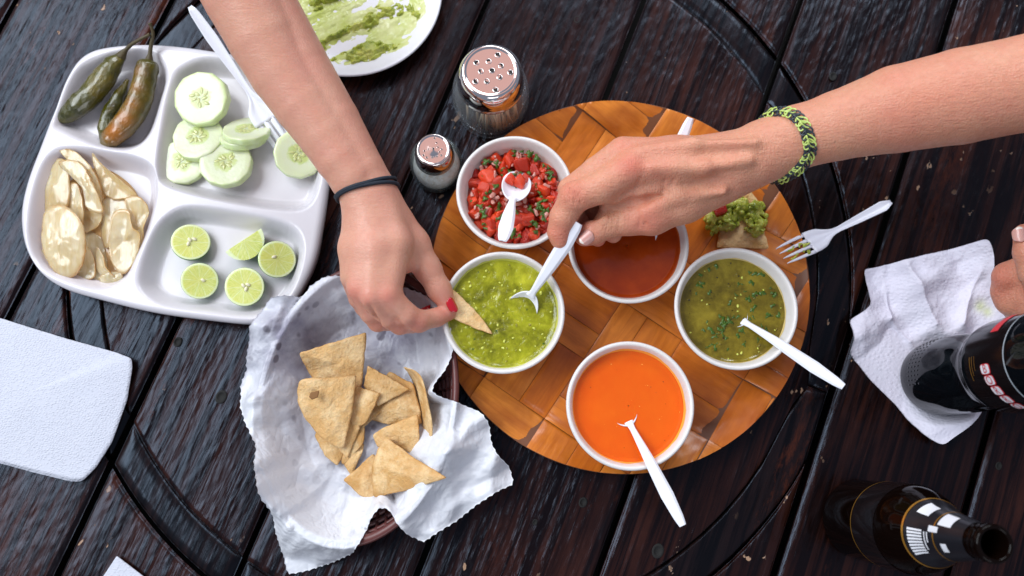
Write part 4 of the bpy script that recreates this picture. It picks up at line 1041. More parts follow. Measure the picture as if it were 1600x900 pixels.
for lay, (cnt, z0, rmax) in enumerate([(80, .0320, .97), (70, .0370, .93), (26, .0410, .9)]):
    for k in range(cnt):
        for _ in range(30):
            r = R*rmax*math.sqrt(rng.random()); a = rng.random()*2*PI; q = (r*math.cos(a), r*math.sin(a), lay)
            if all(math.hypot(q[0]-p[0], q[1]-p[1]) > .0060 for p in pts if p[2] == lay): break
        if lay > 0 and math.hypot(q[0]+.0, q[1]+.004) < .019*(1 if lay == 2 else .85) and q[1] < .012: continue
        pts.append(q); s = rng.uniform(.0070, .0125)
        o = link('tomato_piece', toms[rng.integers(9)], None, pico, loc=(q[0], q[1], z0+rng.uniform(-.001, .001))); o.scale = (s*rng.uniform(.8, 1.25), s, s*.75); o.rotation_euler = [float(v) for v in rng.uniform(-.7, .7, 2)]+[float(rng.random()*6)]
for k in range(80):
    r = R*.93*math.sqrt(rng.random()); a = rng.random()*2*PI
    o = link('onion_piece', arcs[k % 3], None, pico, loc=(r*math.cos(a), r*math.sin(a), .0405+rng.uniform(-.001, .0038))); s = rng.uniform(.0025, .0062); o.scale = (s, s, s); o.rotation_euler = (rng.normal()*.4, rng.normal()*.4, rng.random()*6)
leaves(pico, R, .0435, 60, .0022, .0046); leaves(pico, R, .0405, 60, .0018, .0040)

# ------------------------------------------------------------------ spoons
def spoon(A, B, label, bs=1.0, up=(0, 0, 1), group='white plastic spoons in the salsas', hw=1.0):
    A0, Rm, L = frame(A, B, up); V = []; nr2, nu2 = 10, 40; a = np.linspace(0, 2*PI, nu2, endpoint=False)
    bl, bw, dp = .0190*bs, .0135*bs, .0062*bs
    def dish(off, k):
        out = []
        for r in np.linspace(.02, 1, nr2):
            x = bl+(bl*r*np.cos(a))*1.0; y = bw*r*np.sin(a)*(1-.10*np.cos(a)); z = -dp*(1-r**2.2)+off+0*a
            out.append(np.stack([x, y, z], 1)*1.0)
        return out
    top = dish(.0, 1); bot = dish(-.0014, 1)[::-1]; V = np.array(top+bot); Q = grid_faces(nu2, len(V), wrap=True)
    # handle
    x0 = 2*bl-.004*bs; S = np.linspace(0, 1, 26); hx = x0+(L-x0)*S
    w = np.interp(S, [0, .06, .16, .45, .72, .93, 1], [.0085, .0052, .0062, .0100, .0118, .0088, .0062])*hw; hz = np.interp(S, [0, .1, .3, 1], [-.0006, .0010, .0028, .0012]); th = np.interp(S, [0, .15, .5, 1], [.0018, .0032, .0036, .0022])
    H = []
    for i in range(len(S)):
        ww, t = w[i]/2, th[i]
        H.append([(hx[i], y, hz[i]+z) for y, z in [(-ww, 0), (-ww*.55, t*.55), (ww*.55, t*.55), (ww, 0), (ww*.85, -t*.35), (-ww*.85, -t*.35)]])
    H = np.array(H); Hv = H.reshape(-1, 3); Hf = [list(q) for q in grid_faces(6, len(S), wrap=True)]; Hf += [[5, 4, 3, 2, 1, 0], [len(Hv)-6+k for k in range(6)]]
    root = empty('spoon', A0, label, 'spoon', group); root.matrix_world = mat4(A0, Rm)
    link('spoon_bowl', mesh('spoon_bowl', V.reshape(-1, 3), Q), M_spoon, root, loc=(0, 0, 0))
    me = mesh('handle', Hv, Hf, False); me.materials.append(M_spoon); h = link('handle', me, None, root, loc=(0, 0, 0))
    bv = h.modifiers.new('bevel', 'BEVEL'); bv.width = .0004; bv.segments = 2; bv.limit_method = 'ANGLE'
    return root
spoon(P(812, 268, .0500), P(785, 378, .089), 'white plastic spoon lying in the pico de gallo, a tomato piece on it', .98, (0, -.15, 1), hw=1.15)
for dx, dy, s in [(.0, .0, .0095), (-.008, .002, .008)]:
    o = link('tomato_piece', toms[3], None, pico, loc=Vector([float(v) for v in P(812+dx*1800, 284-dy*1800, .0555)])-pico.location); o.scale = (s, s, s*.8); o.rotation_euler = (.3, .2, 1)
spoon(P(796, 512, .034), P(905, 348, .1015), 'white plastic spoon in the bright green salsa, gripped by the right hand', 1.08, (.15, .1, 1), hw=1.15)
spoon(P(954, 604, .0385), P(1067, 822, .071), 'white plastic spoon in the orange salsa, handle pointing to the bottom', 1.02)
spoon(P(1109, 467, .0345), P(1318, 605, .071), 'white plastic spoon in the brownish green herb salsa, handle to the right', 1.02)
spoon(P(992, 392, .0405), P(1079, 184, .096), 'white plastic spoon in the dark red salsa, handle emerging above the right hand', 1.0)

# ------------------------------------------------------------------ forks
def fork(A, B, label, up=(0, 0, 1), m=None, scale_w=1.0, bend=0.0, gp=.0021):
    A0, Rm, L = frame(A, B, up); parts = []; tw, gap_ = .0036*scale_w, gp*scale_w; tl = .034
    def zc(x): return .0040*np.cos(np.clip(x/.06, 0, 1)*PI)*.6+bend*np.clip((x-.06)/.09, 0, 1)**2
    for k in range(4):
        yc = (k-1.5)*(tw+gap_); xs = np.linspace(0, tl, 12); w = np.interp(xs, [0, .008, .034], [.0007, tw*(.62 if gp > .0015 else .92), tw])*.5
        yc_ = yc*(1-.10*(1-xs/tl)**2); H = []
        for i, x in enumerate(xs): H.append([(x, yc_[i]-w[i], zc(x)), (x, yc_[i]-w[i]*.5, zc(x)+.0007), (x, yc_[i]+w[i]*.5, zc(x)+.0007), (x, yc_[i]+w[i], zc(x)), (x, yc_[i]+w[i]*.7, zc(x)-.0008), (x, yc_[i]-w[i]*.7, zc(x)-.0008)])
        H = np.array(H).reshape(-1, 3); Fq = [list(q) for q in grid_faces(6, 12, wrap=True)]+[[5, 4, 3, 2, 1, 0], [66, 67, 68, 69, 70, 71]]
        parts.append(('tine', H, Fq))
    xs = np.r_[tl-.001, np.linspace(tl+.002, .060, 10), np.linspace(.064, L, 22)]
    W = np.interp(xs, [tl-.001, .040, .048, .056, .062, .070, .095, .125, L-.006, L], [.0206*scale_w, .0206*scale_w, .0185*scale_w, .0120, .0068, .0055, .0085, .0112, .0085, .0040])*.5
    ny = 13; H = []
    for i, x in enumerate(xs):
        inh = 1-ss(x, .050, .070)
        for s in (1, -1):
            for j in range(ny):
                y = (j/(ny-1)*2-1)*s; zz = zc(x)+inh*(.0016*y*y+.0006*math.cos(y*9))+(1-inh)*(.0011*y*y-.0006)+(.0008 if s > 0 else -.0008)*(1-.6*abs(y)**6)
                H.append((x, y*W[i], zz))
    Fq = [list(q) for q in grid_faces(2*ny, len(xs), wrap=True)]; n2 = 2*ny; Fq += [list(range(n2))[::-1], [len(H)-n2+k for k in range(n2)]]
    root = empty('fork', A0, label, 'fork'); root.matrix_world = mat4(A0, Rm)
    for nm, V_, F_ in parts: link(nm, mesh(nm, V_, F_), m or M_fork, root, loc=(0, 0, 0))
    link('fork_handle', mesh('fork_handle', H, Fq), m or M_fork, root, loc=(0, 0, 0)); return root
fork(P(452, 234, .0120), P(296, 9, .058), 'white plastic fork leaning in the tray beside the cucumber, under the left arm', (.0, .0, 1), M_spoon, 1.42, .0, .0011)
fork(P(1220, 402, .0285), P(1392, 316, .0080), 'white plastic fork with green scraps, tines resting on the plate rim', (.05, .3, 1), M_fork, 1.12, .004)
FA, FR, FL = frame(P(1220, 402, .0285), P(1392, 316, .0080), (.05, .3, 1))
G = SDF()
for k in range(16):
    u, v = rng.uniform(.004, .030), rng.uniform(-.010, .004); q = FA+FR[0]*u+FR[1]*v+FR[2]*.0015; G.add(q, q+FR[0]*rng.uniform(0, .004), .0012, .0009, .001)
V, Q = G.mesh('scrap', .0006); o = link('guacamole_scrap', mesh('scrap', V, Q), M_guac, None, loc=(0, 0, 0)); recentre(o, FA); tag(o, 'green guacamole scraps caught between the tines of the fork on the plate rim', 'guacamole')

# ------------------------------------------------------------------ tostada pieces with guacamole on the wooden plate
def chip(pts, label=None, group=None, seed=0, dome=.0022, thick=.0013, parent=None, name='tortilla_chip', bumpa=.0011, warp=None, nb=110):
    lowf = lambda X, s: X+np.array([0, 0, 1.0])*(.0030*noise(X, 24, 2, seed+40))[..., None]
    o = patch(name, [P(*q) for q in pts], thick, M_chip, parent, False, 14, nb, dome, bumpa*1.35, 85, seed, .0008, pink=lambda X, s: ss(s, .90, 1.0)*.7*np.clip(.5+noise(X, 60, 2, seed), 0, 1), warp=warp or lowf, edge_drop=.0002, round_corner=2)
    if label: tag(o, label, 'chip', group)
    return o
chip([(1120, 387, .010), (1205, 389, .010), (1199, 370, .011), (1188, 340, .012), (1150, 330, .013), (1125, 355, .012)], 'tortilla piece under guacamole, on the wooden plate above the herb salsa', 'tortilla pieces on the wooden plate', 30)
chip([(1165, 330, .013), (1140, 300, .014), (1150, 285, .014), (1187, 288, .014), (1188, 325, .013)], 'tortilla corner poking out from under the right wrist, behind the guacamole', 'tortilla pieces on the wooden plate', 31)
G = SDF(); gr = np.random.default_rng(3)
for cx, cy, rx, ry, cnt in [(1128, 342, 28, 20, 130), (1150, 322, 22, 16, 90), (1180, 348, 16, 20, 80), (1184, 322, 9, 9, 24)]:
    for k in range(cnt):
        a = gr.random()*6.28; rr = math.sqrt(gr.random()); q = P(cx+rx*rr*math.cos(a), cy+ry*rr*math.sin(a), .0135+.010*(1-rr*rr)*gr.random()+.001); q2 = q+gr.normal(size=3)*.002
        G.add(q, q2, gr.uniform(.0012, .0030), gr.uniform(.0008, .0022), .0008)
V, Q = G.mesh('guac', .0007, disp=lambda X: .0010*noise(X, 420, 2, 4), smooth=2); gu = link('guacamole_heap', mesh('guac', V, Q), M_guac, None, loc=(0, 0, 0)); recentre(gu, P(1150, 340, .012)); tag(gu, 'lumpy heap of chunky green guacamole on the tortilla pieces by the right wrist', 'guacamole')
o = link('tomato_piece', toms[2], None, gu, loc=Vector([float(v) for v in P(1126, 329, .026)])-gu.location); o.scale = (.011, .009, .006); o.rotation_euler = (.2, .1, .4)

# ------------------------------------------------------------------ basket, paper, chips
BC = P(560, 627, .045); BC[2] = 0; BAX = (.0865, .1235); BROT = math.radians(-8)
def bpt(a, f=1.0, z=0.0):
    x, y = BAX[0]*f*np.cos(a), BAX[1]*f*np.sin(a); c, s = math.cos(BROT), math.sin(BROT); return np.stack([BC[0]+x*c-y*s, BC[1]+x*s+y*c, z+0*a], -1)
bk = empty('chip_basket', BC, 'oval brown plastic basket lined with white paper, full of tortilla chips', 'basket')
nb = 120; a = np.linspace(0, 2*PI, nb, endpoint=False)
rows = [(.935, .0455), (.950, .0480), (.985, .0485), (1.0, .0470), (1.002, .0430), (.985, .0410), (.945, .0415)]
V = np.array([bpt(a, f, z) for f, z in rows]); Q = grid_faces(nb, len(rows), wrap=True); last = np.array([[(len(rows)-1)*nb+j, (len(rows)-1)*nb+(j+1) % nb, (j+1) % nb, j] for j in range(nb)])
link('basket_rim', mesh('rim', V.reshape(-1, 3), np.vstack([Q, last])[:, ::-1]), M_basket, bk)
for k in range(4):
    f, z = [(.93, .036), (.88, .026), (.83, .016), (.78, .006)][k]; aa = np.linspace(0, 2*PI, 90, endpoint=False); V, Q = closed_tube(bpt(aa, f, z), .0020, 8); link('basket_band', mesh('band', V, Q), M_basket, bk)
rib = []
for k in range(60):
    aa = np.array([2*PI*k/60]); p = np.array([bpt(aa, f, z)[0] for f, z in [(.95, .044), (.92, .034), (.86, .022), (.78, .006)]]); rib.append(tube(p, .0016, 6))
for V_, F_ in rib: link('basket_rib', mesh('rib', V_, F_), M_basket, bk)
V = np.vstack([bpt(a, .8, .003), bpt(a, .8, .0055), bpt(a[:1]*0, 0, .0055)]); Fc = [[j, (j+1) % nb, nb+(j+1) % nb, nb+j] for j in range(nb)]+[[nb+j, nb+(j+1) % nb, 2*nb] for j in range(nb)]
link('basket_floor', mesh('floor', V, Fc), M_basket, bk)

pp = [(524, 431, .052), (500, 433, .054), (480, 447, .052), (473, 463, .050), (447, 463, .055), (420, 465, .056), (407, 484, .054), (393, 511, .050), (383, 553, .050), (369, 601, .046), (375, 639, .044), (393, 671, .046), (409, 697, .046), (415, 735, .042), (423, 772, .040), (428, 788, .038), (429, 815, .034), (434, 852, .022), (441, 879, .012), (449, 898, .006), (479, 893, .012), (516, 881, .020), (553, 863, .030), (567, 843, .040), (577, 812, .050), (590, 793, .054), (606, 797, .056), (618, 815, .052), (639, 839, .046), (660, 849, .038), (681, 833, .036), (713, 815, .034), (745, 788, .032), (777, 767, .030), (803, 757, .030), (796, 729, .032), (777, 711, .036), (767, 692, .036), (764, 662, .036), (751, 644, .040), (713, 628, .050), (688, 620, .060), (672, 611, .062), (680, 594, .060), (695, 578, .056), (706, 555, .052), (708, 535, .050), (702, 505, .048), (690, 480, .044), (650, 455, .046), (600, 440, .050), (560, 432, .052)]
nbp = 420
Bp = resample(np.array([P(*q) for q in pp]), nbp); Bs = Bp.copy()
for _ in range(3): Bs = .5*Bs+.25*(np.roll(Bs, 1, 0)+np.roll(Bs, -1, 0))
pcn = P(575, 640, .012); nrp = 110; sv = np.linspace(0.004, 1, nrp)
XY = pcn[None, None, :2]+(Bs[None, :, :2]-pcn[:2])*sv[:, None, None]
dx, dy = XY[..., 0]-BC[0], XY[..., 1]-BC[1]; c_, s_ = math.cos(-BROT), math.sin(-BROT); ex, ey = (dx*c_-dy*s_)/BAX[0], (dx*s_+dy*c_)/BAX[1]; rho = np.hypot(ex, ey)
rb = rho[-1]            # rho at outline
zin = np.interp(rho, [0, .45, .62, .80, .92, 1.0], [.0095, .0105, .0145, .030, .0455, .0505])
zo = .0505+(Bs[None, :, 2]-.0505)*np.clip((rho-1)/np.maximum(rb[None]-1, .05), 0, 1)**1.1
edgew = ss(sv, .80, 1.0)[:, None]
z = np.where(rho > 1, zo, zin); z = np.where((rb[None] <= 1.02), zin*(1-edgew)+edgew*np.maximum(Bs[None, :, 2], zin), z)
def creases(X, n, seed, wl):
    r_ = np.random.default_rng(seed); out = 0
    for _ in range(n):
        d = r_.normal(size=2); d /= np.linalg.norm(d); ph = r_.random()*10; w = wl*r_.uniform(.6, 1.8)
        t = (X@d)/w+ph+.5*noise(np.stack([X[..., 0], X[..., 1], 0*X[..., 0]], -1), 14, 2, seed)
        out = out+(np.abs((t % 2)-1)-.5)*w*r_.uniform(.4, 1.0)
    return out/n
cre_a = .40+.8*ss(rho, .45, .95)
z = z+creases(XY, 5, 5, .050)*1.25*cre_a+creases(XY, 5, 8, .024)*1.15*cre_a+creases(XY, 4, 9, .010)*.8*cre_a
ang_ = np.arctan2(ey, ex)
flute = (noise(np.stack([np.cos(ang_)*2.6, np.sin(ang_)*2.6, rho*.6], -1), 1.0, 3, 21))
z = z+.011*flute*ss(rho, .55, .95)*(1-.5*ss(rho, 1.0, 1.6))
z = np.maximum(z, np.where(rho < .8, .0075, .0035))
inside_wall = np.interp(rho, [.76, .86, .925, .945, 1.0, 1.012, 1.05], [.009, .029, .046, .0520, .0520, .048, .0]); z = np.maximum(z, inside_wall)
V = np.concatenate([XY, z[..., None]], -1)
# saw-tooth cut edge
te = (np.arange(nbp) % 3 == 0)*.0010; V[-1, :, :2] += (Bs[:, :2]-pcn[:2])/np.linalg.norm(Bs[:, :2]-pcn[:2], axis=1)[:, None]*te[:, None]
n = nrp*nbp; Vt = V.reshape(-1, 3); Q = grid_faces(nbp, nrp, wrap=True)
e = (nrp-1)*nbp; side = np.array([[e+j, e+n+j, e+n+(j+1) % nbp, e+(j+1) % nbp] for j in range(nbp)])
me = mesh('paper', np.vstack([Vt, Vt-[0, 0, .00025]]), np.vstack([Q, Q[:, ::-1]+n, side]))
gx = P(470, 540, .03)[:2]; gx2 = P(600, 520, .02)[:2]; gx3 = P(540, 640, .02)[:2]
gs = np.maximum.reduce([np.exp(-(((XY-g)**2).sum(-1))/(w*w)) for g, w in [(gx, .045), (gx2, .05), (gx3, .05)]])
float_attr(me, 'pink', np.tile(np.clip(gs*1.15, 0, 1).ravel(), 2))
paper = link('paper_liner', me, M_paper, None, loc=(0, 0, 0)); recentre(paper, BC); tag(paper, 'crumpled white waxed paper with grease spots lining the brown chip basket', 'paper')

CG = 'tortilla chips in the basket'
chip([(537, 750, .018), (583, 708, .020), (606, 745, .024), (613, 775, .020), (613, 793, .018), (585, 790, .017), (560, 772, .017)], 'triangular chip lowest in the basket, under the bottom front chip', CG, 9)
chip([(492, 682, .018), (500, 660, .022), (540, 690, .022), (535, 713, .020), (527, 727, .018), (508, 713, .017)], 'chip edge sticking out below the large chip with a hole', CG, 11)
chip([(573, 630, .020), (600, 640, .026), (570, 660, .024), (568, 693, .022), (537, 727, .017), (532, 723, .018), (545, 680, .022)], 'narrow chip sliver, second in the stack below the punctured chip', CG, 12)
chip([(569, 694, .017), (567, 705, .019), (550, 743, .015), (537, 727, .016), (548, 700, .020)], 'lowest small pale chip point in the stack below the punctured chip', CG, 13)
chip([(467, 552, .044), (573, 519, .046), (566, 600, .028), (562, 620, .024), (490, 592, .026), (480, 580, .028)], 'pale triangular chip at the top of the pile, behind the punctured chip', CG, 1, .0015)
chip([(608, 580, .024), (645, 600, .030), (656, 640, .030), (659, 662, .026), (607, 664, .022), (574, 655, .020), (590, 600, .022)], 'chip with a curled corner, beneath the small upper triangle at the right', CG, 5, .0035)
chip([(575, 571, .036), (640, 608, .036), (590, 635, .032), (568, 603, .032), (570, 590, .034)], 'small triangular chip pointing right, above the middle of the pile', CG, 4, .0015)
chip([(556, 603, .032), (594, 615, .036), (583, 640, .034), (570, 662, .030), (545, 674, .026)], 'small chip tucked just right of the punctured chip', CG, 3)
chip([(560, 650, .028), (562, 668, .028), (543, 716, .022), (530, 703, .022), (535, 670, .026)], 'folded chip edge showing under the lower tip of the punctured chip', CG, 10)
def fold(X, s): return X
o = chip([(469, 594, .044), (484, 590, .047), (520, 591, .047), (557, 587, .042), (551, 640, .038), (538, 702, .028), (520, 698, .028), (497, 680, .030), (478, 655, .032), (466, 633, .036), (465, 610, .040)], 'large golden chip with a small torn hole, on top of the pile at the left', CG, 2, .0030, bumpa=.0016)
V, Q = [], []
hp = [(486, 613), (499, 610), (497, 621), (487, 625), (483, 620)]
h = patch('torn_hole', [P(x, y, .0505) for x, y in hp], .0004, Mt('chip_hole', (.22, .10, .03), .8).m, o, False, 3, 30, 0, 0, 10, 0, .0008)
chip([(581, 680, .030), (600, 668, .033), (653, 647, .034), (655, 680, .032), (655, 718, .028), (630, 702, .030), (605, 690, .031), (590, 700, .030)], 'chip with a straight right edge, behind the front triangular chip', CG, 7, .0022)
chip([(603, 684, .040), (640, 712, .048), (698, 747, .062), (640, 765, .045), (583, 778, .028), (580, 750, .032), (580, 727, .036), (590, 700, .038)], 'front triangular chip pointing to the right edge of the basket', CG, 8, .0022, bumpa=.0014)
# curled chip standing on its edge
Ls = catmull([P(*q) for q in [(630, 574, .044), (648, 582, .046), (660, 600, .047), (668, 635, .046), (673, 665, .043), (672, 690, .038)]], 8)
Us = catmull([P(*q) for q in [(634, 577, .024), (645, 596, .022), (650, 615, .022), (655, 640, .022), (659, 668, .021), (661, 692, .020)]], 8)
m = len(Ls); rows = []
for f in np.linspace(0, 1, 9): rows.append(Ls*(1-f)+Us*f+noise(Ls+f, 60, 2)[:, None]*.0012)
Vt = np.array(rows).reshape(-1, 3); nrm_ = np.array([1, .15, .35]); nrm_ = nrm_/np.linalg.norm(nrm_)
Vb = Vt+nrm_*.0019; N_ = len(Vt); Q = grid_faces(m, 9); ee = [*range(m)]+[i*m+m-1 for i in range(1, 9)]+[8*m+j for j in range(m-2, -1, -1)]+[i*m for i in range(7, 0, -1)]
side = np.array([[ee[i], ee[(i+1) % len(ee)], ee[(i+1) % len(ee)]+N_, ee[i]+N_] for i in range(len(ee))])
o = link('tortilla_chip', mesh('curled_chip', np.vstack([Vt, Vb]), np.vstack([Q, Q[:, ::-1]+N_, side])), M_chip, None, loc=(0, 0, 0)); recentre(o, Vt.mean(0)); tag(o, 'curled chip strip standing on its edge at the right of the pile', 'chip', CG)
# dipped chip in the fingers
chip([(700, 447, .0560), (712, 455, .0550), (740, 482, .0525), (759, 505, .0505), (771, 523, .0495), (745, 514, .0525), (720, 503, .0550), (700, 493, .0560)], 'tortilla chip held by the red-nailed fingers, its edge in the green salsa', 'tortilla chip being dipped', 14, .0006, nb=90, warp=lambda X, s: X)

# ------------------------------------------------------------------ napkins
def napkin(pts, m, label, seed, layers=2, thick=.0012, **kw):
    root = empty('paper_napkin', P(*pts[0]), label, 'napkin')
    for k in range(layers):
        p2 = [P(q[0]+(k*-2.0), q[1]+k*2.2, q[2]-k*.0016) for q in pts]
        patch('napkin_layer', p2, thick, m, root, False, 26, 260, .0012, .0014, 16, seed+k, .0002, round_corner=1, **kw)
    return root
napkin([(-70, 482, .004), (0, 497, .005), (100, 528, .005), (182, 551, .006), (205, 560, .0085), (206, 575, .0085), (198, 625, .006), (175, 690, .005), (150, 730, .0045), (130, 750, .005), (112, 750, .005), (55, 736, .004), (-60, 705, .004)], M_nap, 'clean folded white paper napkin with embossed texture at the left edge', 1)
napkin([(182, 869, .004), (226, 902, .004), (270, 960, .004), (170, 1010, .004), (120, 960, .004), (158, 905, .004)], M_nap, 'corner of a white napkin just entering at the bottom left', 5, 1)
# crumpled napkin under the bottle
nbn = 260; B_ = resample(np.array([P(*q) for q in [(1351, 420, .010), (1375, 415, .010), (1460, 395, .010), (1533, 376, .010), (1544, 399, .010), (1550, 430, .013), (1553, 460, .012), (1580, 505, .010), (1600, 540, .008), (1560, 600, .006), (1528, 645, .006), (1498, 672, .008), (1470, 696, .010), (1458, 690, .010), (1440, 678, .010), (1425, 660, .010), (1407, 635, .008), (1364, 593, .008), (1345, 568, .008), (1331, 551, .012), (1335, 533, .012), (1327, 500, .010), (1348, 487, .010), (1362, 475, .012), (1357, 445, .010)]]), nbn)
for _ in range(3): B_ = .5*B_+.25*(np.roll(B_, 1, 0)+np.roll(B_, -1, 0))
c0 = P(1450, 530, .01); sv = np.linspace(.004, 1, 90); XY = c0[None, None, :2]+(B_[None, :, :2]-c0[:2])*sv[:, None, None]
z = .0035+(B_[None, :, 2]-.004)*sv[:, None]**2*.9
z = z+.8*creases(XY, 4, 41, .050)+.7*creases(XY, 5, 44, .020)+.5*creases(XY, 3, 48, .009)+.0010*noise(np.concatenate([XY, XY[..., :1]*0], -1), 40, 3, 8)
def ridge(X, a, b, w, h):
    a = P(*a)[:2]; b = P(*b)[:2]; ab = b-a; t = np.clip(((X-a)@ab)/(ab@ab), 0, 1); d = np.linalg.norm(X-a-t[..., None]*ab, axis=-1); return h*np.exp(-np.abs(d)/w)*(1-.35*t)
z = z+ridge(XY, (1405, 418), (1450, 510), .006, .010)+ridge(XY, (1490, 510), (1520, 430), .006, .008)+ridge(XY, (1385, 500), (1440, 560), .005, .006)+ridge(XY, (1378, 415), (1385, 500), .002, .003)
dB = np.hypot(XY[..., 0]-P(1458, 592)[0], XY[..., 1]-P(1458, 592)[1]); z = np.where(dB < .045, z*ss(dB, .030, .045)+.0025*(1-ss(dB, .030, .045)), z)
z = np.clip(z, .0025, .03)
Vt = np.concatenate([XY, z[..., None]], -1).reshape(-1, 3); n = len(Vt); Q = grid_faces(nbn, 90, wrap=True); e = 89*nbn
side = np.array([[e+j, e+n+j, e+n+(j+1) % nbn, e+(j+1) % nbn] for j in range(nbn)])
me = mesh('napkin', np.vstack([Vt, Vt-[0, 0, .0008]]), np.vstack([Q, Q[:, ::-1]+n, side]))
st_ = np.maximum(np.exp(-((Vt[:, :2]-P(1527, 480)[:2])**2).sum(1)/.006**2), np.exp(-((Vt[:, :2]-P(1538, 488)[:2])**2).sum(1)/.005**2))*.7; float_attr(me, 'pink', np.tile(st_, 2))
o = link('paper_napkin', me, M_nap2, None, loc=(0, 0, 0)); recentre(o, c0); tag(o, 'crumpled white napkin with a green stain lying under the dark cola bottle', 'napkin')

# ------------------------------------------------------------------ shakers
def shaker(base, rb, hb, rcap, h, gm, label, holes, hr, name='shaker'):
    root = empty(name, base, label, 'shaker'); k = hb
    prof = [(.001, .004), (rb*.80, .004), (rb*.93, .009), (rb*.97, k*.45), (rb*.90, k*.72), (rcap*.86, k*.98), (rcap*.86, k*1.02), (rcap*.93, k*1.02), (rcap*.93, k*.95), (rb*.98, k*.70), (rb*1.04, k*.42), (rb, .008), (rb*.86, .0008), (.001, .0006)]
    pr = catmull([(a, 0, b) for a, b in prof], 4)[:, [0, 2]]; V, Q = lathe(pr, 72)
    link('glass_body', mesh('glass_body', V, Q), gm, root, loc=(0, 0, 0))
    prof = [(rcap*.985, k*.80), (rcap*1.03, k*.80), (rcap*1.035, k*.835), (rcap*1.0, k*.85), (rcap*1.02, k*.88), (rcap*1.0, k*.915), (rcap*1.01, k*.95), (rcap*.99, h-.011), (rcap*.955, h-.0055), (rcap*.86, h-.0018), (rcap*.79, h-.0003), (rcap*.76, h-.0010), (rcap*.70, h-.0012), (rcap*.3, h-.0004), (.0008, h)]
    V, Q = lathe(prof, 72); link('metal_cap', mesh('metal_cap', V, Q), M_steel, root, loc=(0, 0, 0))
    V, Q = lathe([(hr*1.25, .0), (hr*1.1, .0003), (hr*.95, .0002), (hr*.85, -.0001), (.0001, -.0001)], 14); hm = mesh('hole', V, Q); hm.materials.append(M_steel); hm.materials.append(M_hole)
    for p in hm.polygons: p.material_index = 1 if p.index//14 >= 2 else 0
    for x, y in holes:
        r = math.hypot(x, y); link('hole', hm, None, root, loc=(x*rcap, y*rcap, h-.0012+.0012*max(0, 1-r/.7)+.0002))
    return root
B1 = P(767, 166, 0)
hl = [(-.42, .26), (-.05, .30), (.22, .52), (-.28, -.02), (.05, .0), (.32, .16), (-.44, -.34), (-.10, -.34), (.28, -.20), (.60, -.04), (.16, -.60)]
shaker(B1, .0355, .066, .0300, .080, M_glass, 'large glass shaker with a perforated steel cap, full of toothpicks', hl, .0022, 'toothpick_shaker')
for k in range(34):
    a = -2.0+1.7*rng.random() if k < 28 else rng.random()*6.28; r0, r1 = rng.uniform(.022, .0285), rng.uniform(.020, .0265)
    p0 = B1+np.array([r0*math.cos(a+rng.normal()*.25), r0*math.sin(a+rng.normal()*.25), .006]); p1 = B1+np.array([r1*math.cos(a), r1*math.sin(a), .062]); V, Fc = tube(np.array([p0, p0*.05+p1*.95, p1]), np.array([.0011, .0011, .0003]), 7)
    o = link('toothpick', mesh('toothpick', V, Fc), M_pick, None, loc=(0, 0, 0)); recentre(o, p0); tag(o, 'wooden toothpick standing inside the large glass shaker', 'toothpick', 'toothpicks in the large shaker')
B2 = P(684, 267, 0)
hs = [(-.45, -.08), (-.25, .0), (0, .05), (.22, .12), (.42, .02), (-.5, -.3), (-.32, -.42), (-.05, -.42), (.18, -.36), (.40, -.30), (.15, .35), (.05, .62), (.3, -.12)]
sh = shaker(B2, .0240, .049, .0178, .060, M_gglass, 'small glass salt shaker with a steel cap beside the wooden plate', hs, .0008, 'salt_shaker')
V, Q = lathe([(.0008, .034), (.010, .035), (.0175, .031), (.0208, .027), (.0222, .018), (.0218, .010), (.0190, .0056), (.001, .005)], 48); V[:, 2] += noise(V, 130, 3)*.0022*(V[:, 2] > .026)
V[:, 2] = np.maximum(V[:, 2], .0045); o = link('salt', mesh('salt', V, Q), M_salt, None, loc=B2); tag(o, 'white salt with brown grains filling the small glass shaker', 'salt', kind='stuff')

# ------------------------------------------------------------------ bottles
def band(prof, off, z0, z1, a0=0, a1=2*PI, n=64):
    pz = np.array([p[1] for p in prof]); pr = np.array([p[0] for p in prof]); zs = np.linspace(z0, z1, 12); full = abs(a1-a0-2*PI) < 1e-6
    a = np.linspace(a0, a1, n, endpoint=not full); rr = np.interp(zs, pz, pr)+off
    V = np.stack([rr[:, None]*np.cos(a), rr[:, None]*np.sin(a), np.repeat(zs[:, None], n, 1)], -1); return V.reshape(-1, 3), grid_faces(n, 12, wrap=full)
def smoothprof(p): return catmull([(a, 0, b) for a, b in p], 6)[:, [0, 2]]
# beer bottle
bb = P(1343, 811, 0); root = empty('beer_bottle', bb, 'open brown glass beer bottle with black labels and gold bands, lower right', 'bottle')
pr = smoothprof([(.031, .0005), (.0345, .003), (.0352, .010), (.0352, .060), (.0350, .098), (.0325, .116), (.0255, .134), (.0200, .148), (.0168, .165), (.0132, .188), (.0117, .200)])
outer = [tuple(p) for p in pr]+[(.0118, .2005), (.0129, .2015), (.0130, .2045), (.0122, .2060), (.0130, .2070), (.0130, .2120), (.0121, .2138), (.0102, .2138), (.0092, .2120), (.0089, .200), (.0110, .185), (.0130, .165), (.0170, .146), (.0220, .132)]
V, Q = lathe([(.001, .0008)]+outer, 72); link('glass', mesh('glass', V, Q), M_brown, root, loc=(0, 0, 0))
def lab(nm, m, off, z0, z1, a0=0, a1=2*PI):
    V, Q = band([tuple(p) for p in pr], off, z0, z1, a0, a1); return link(nm, mesh(nm, V, Q), m, root, loc=(0, 0, 0))
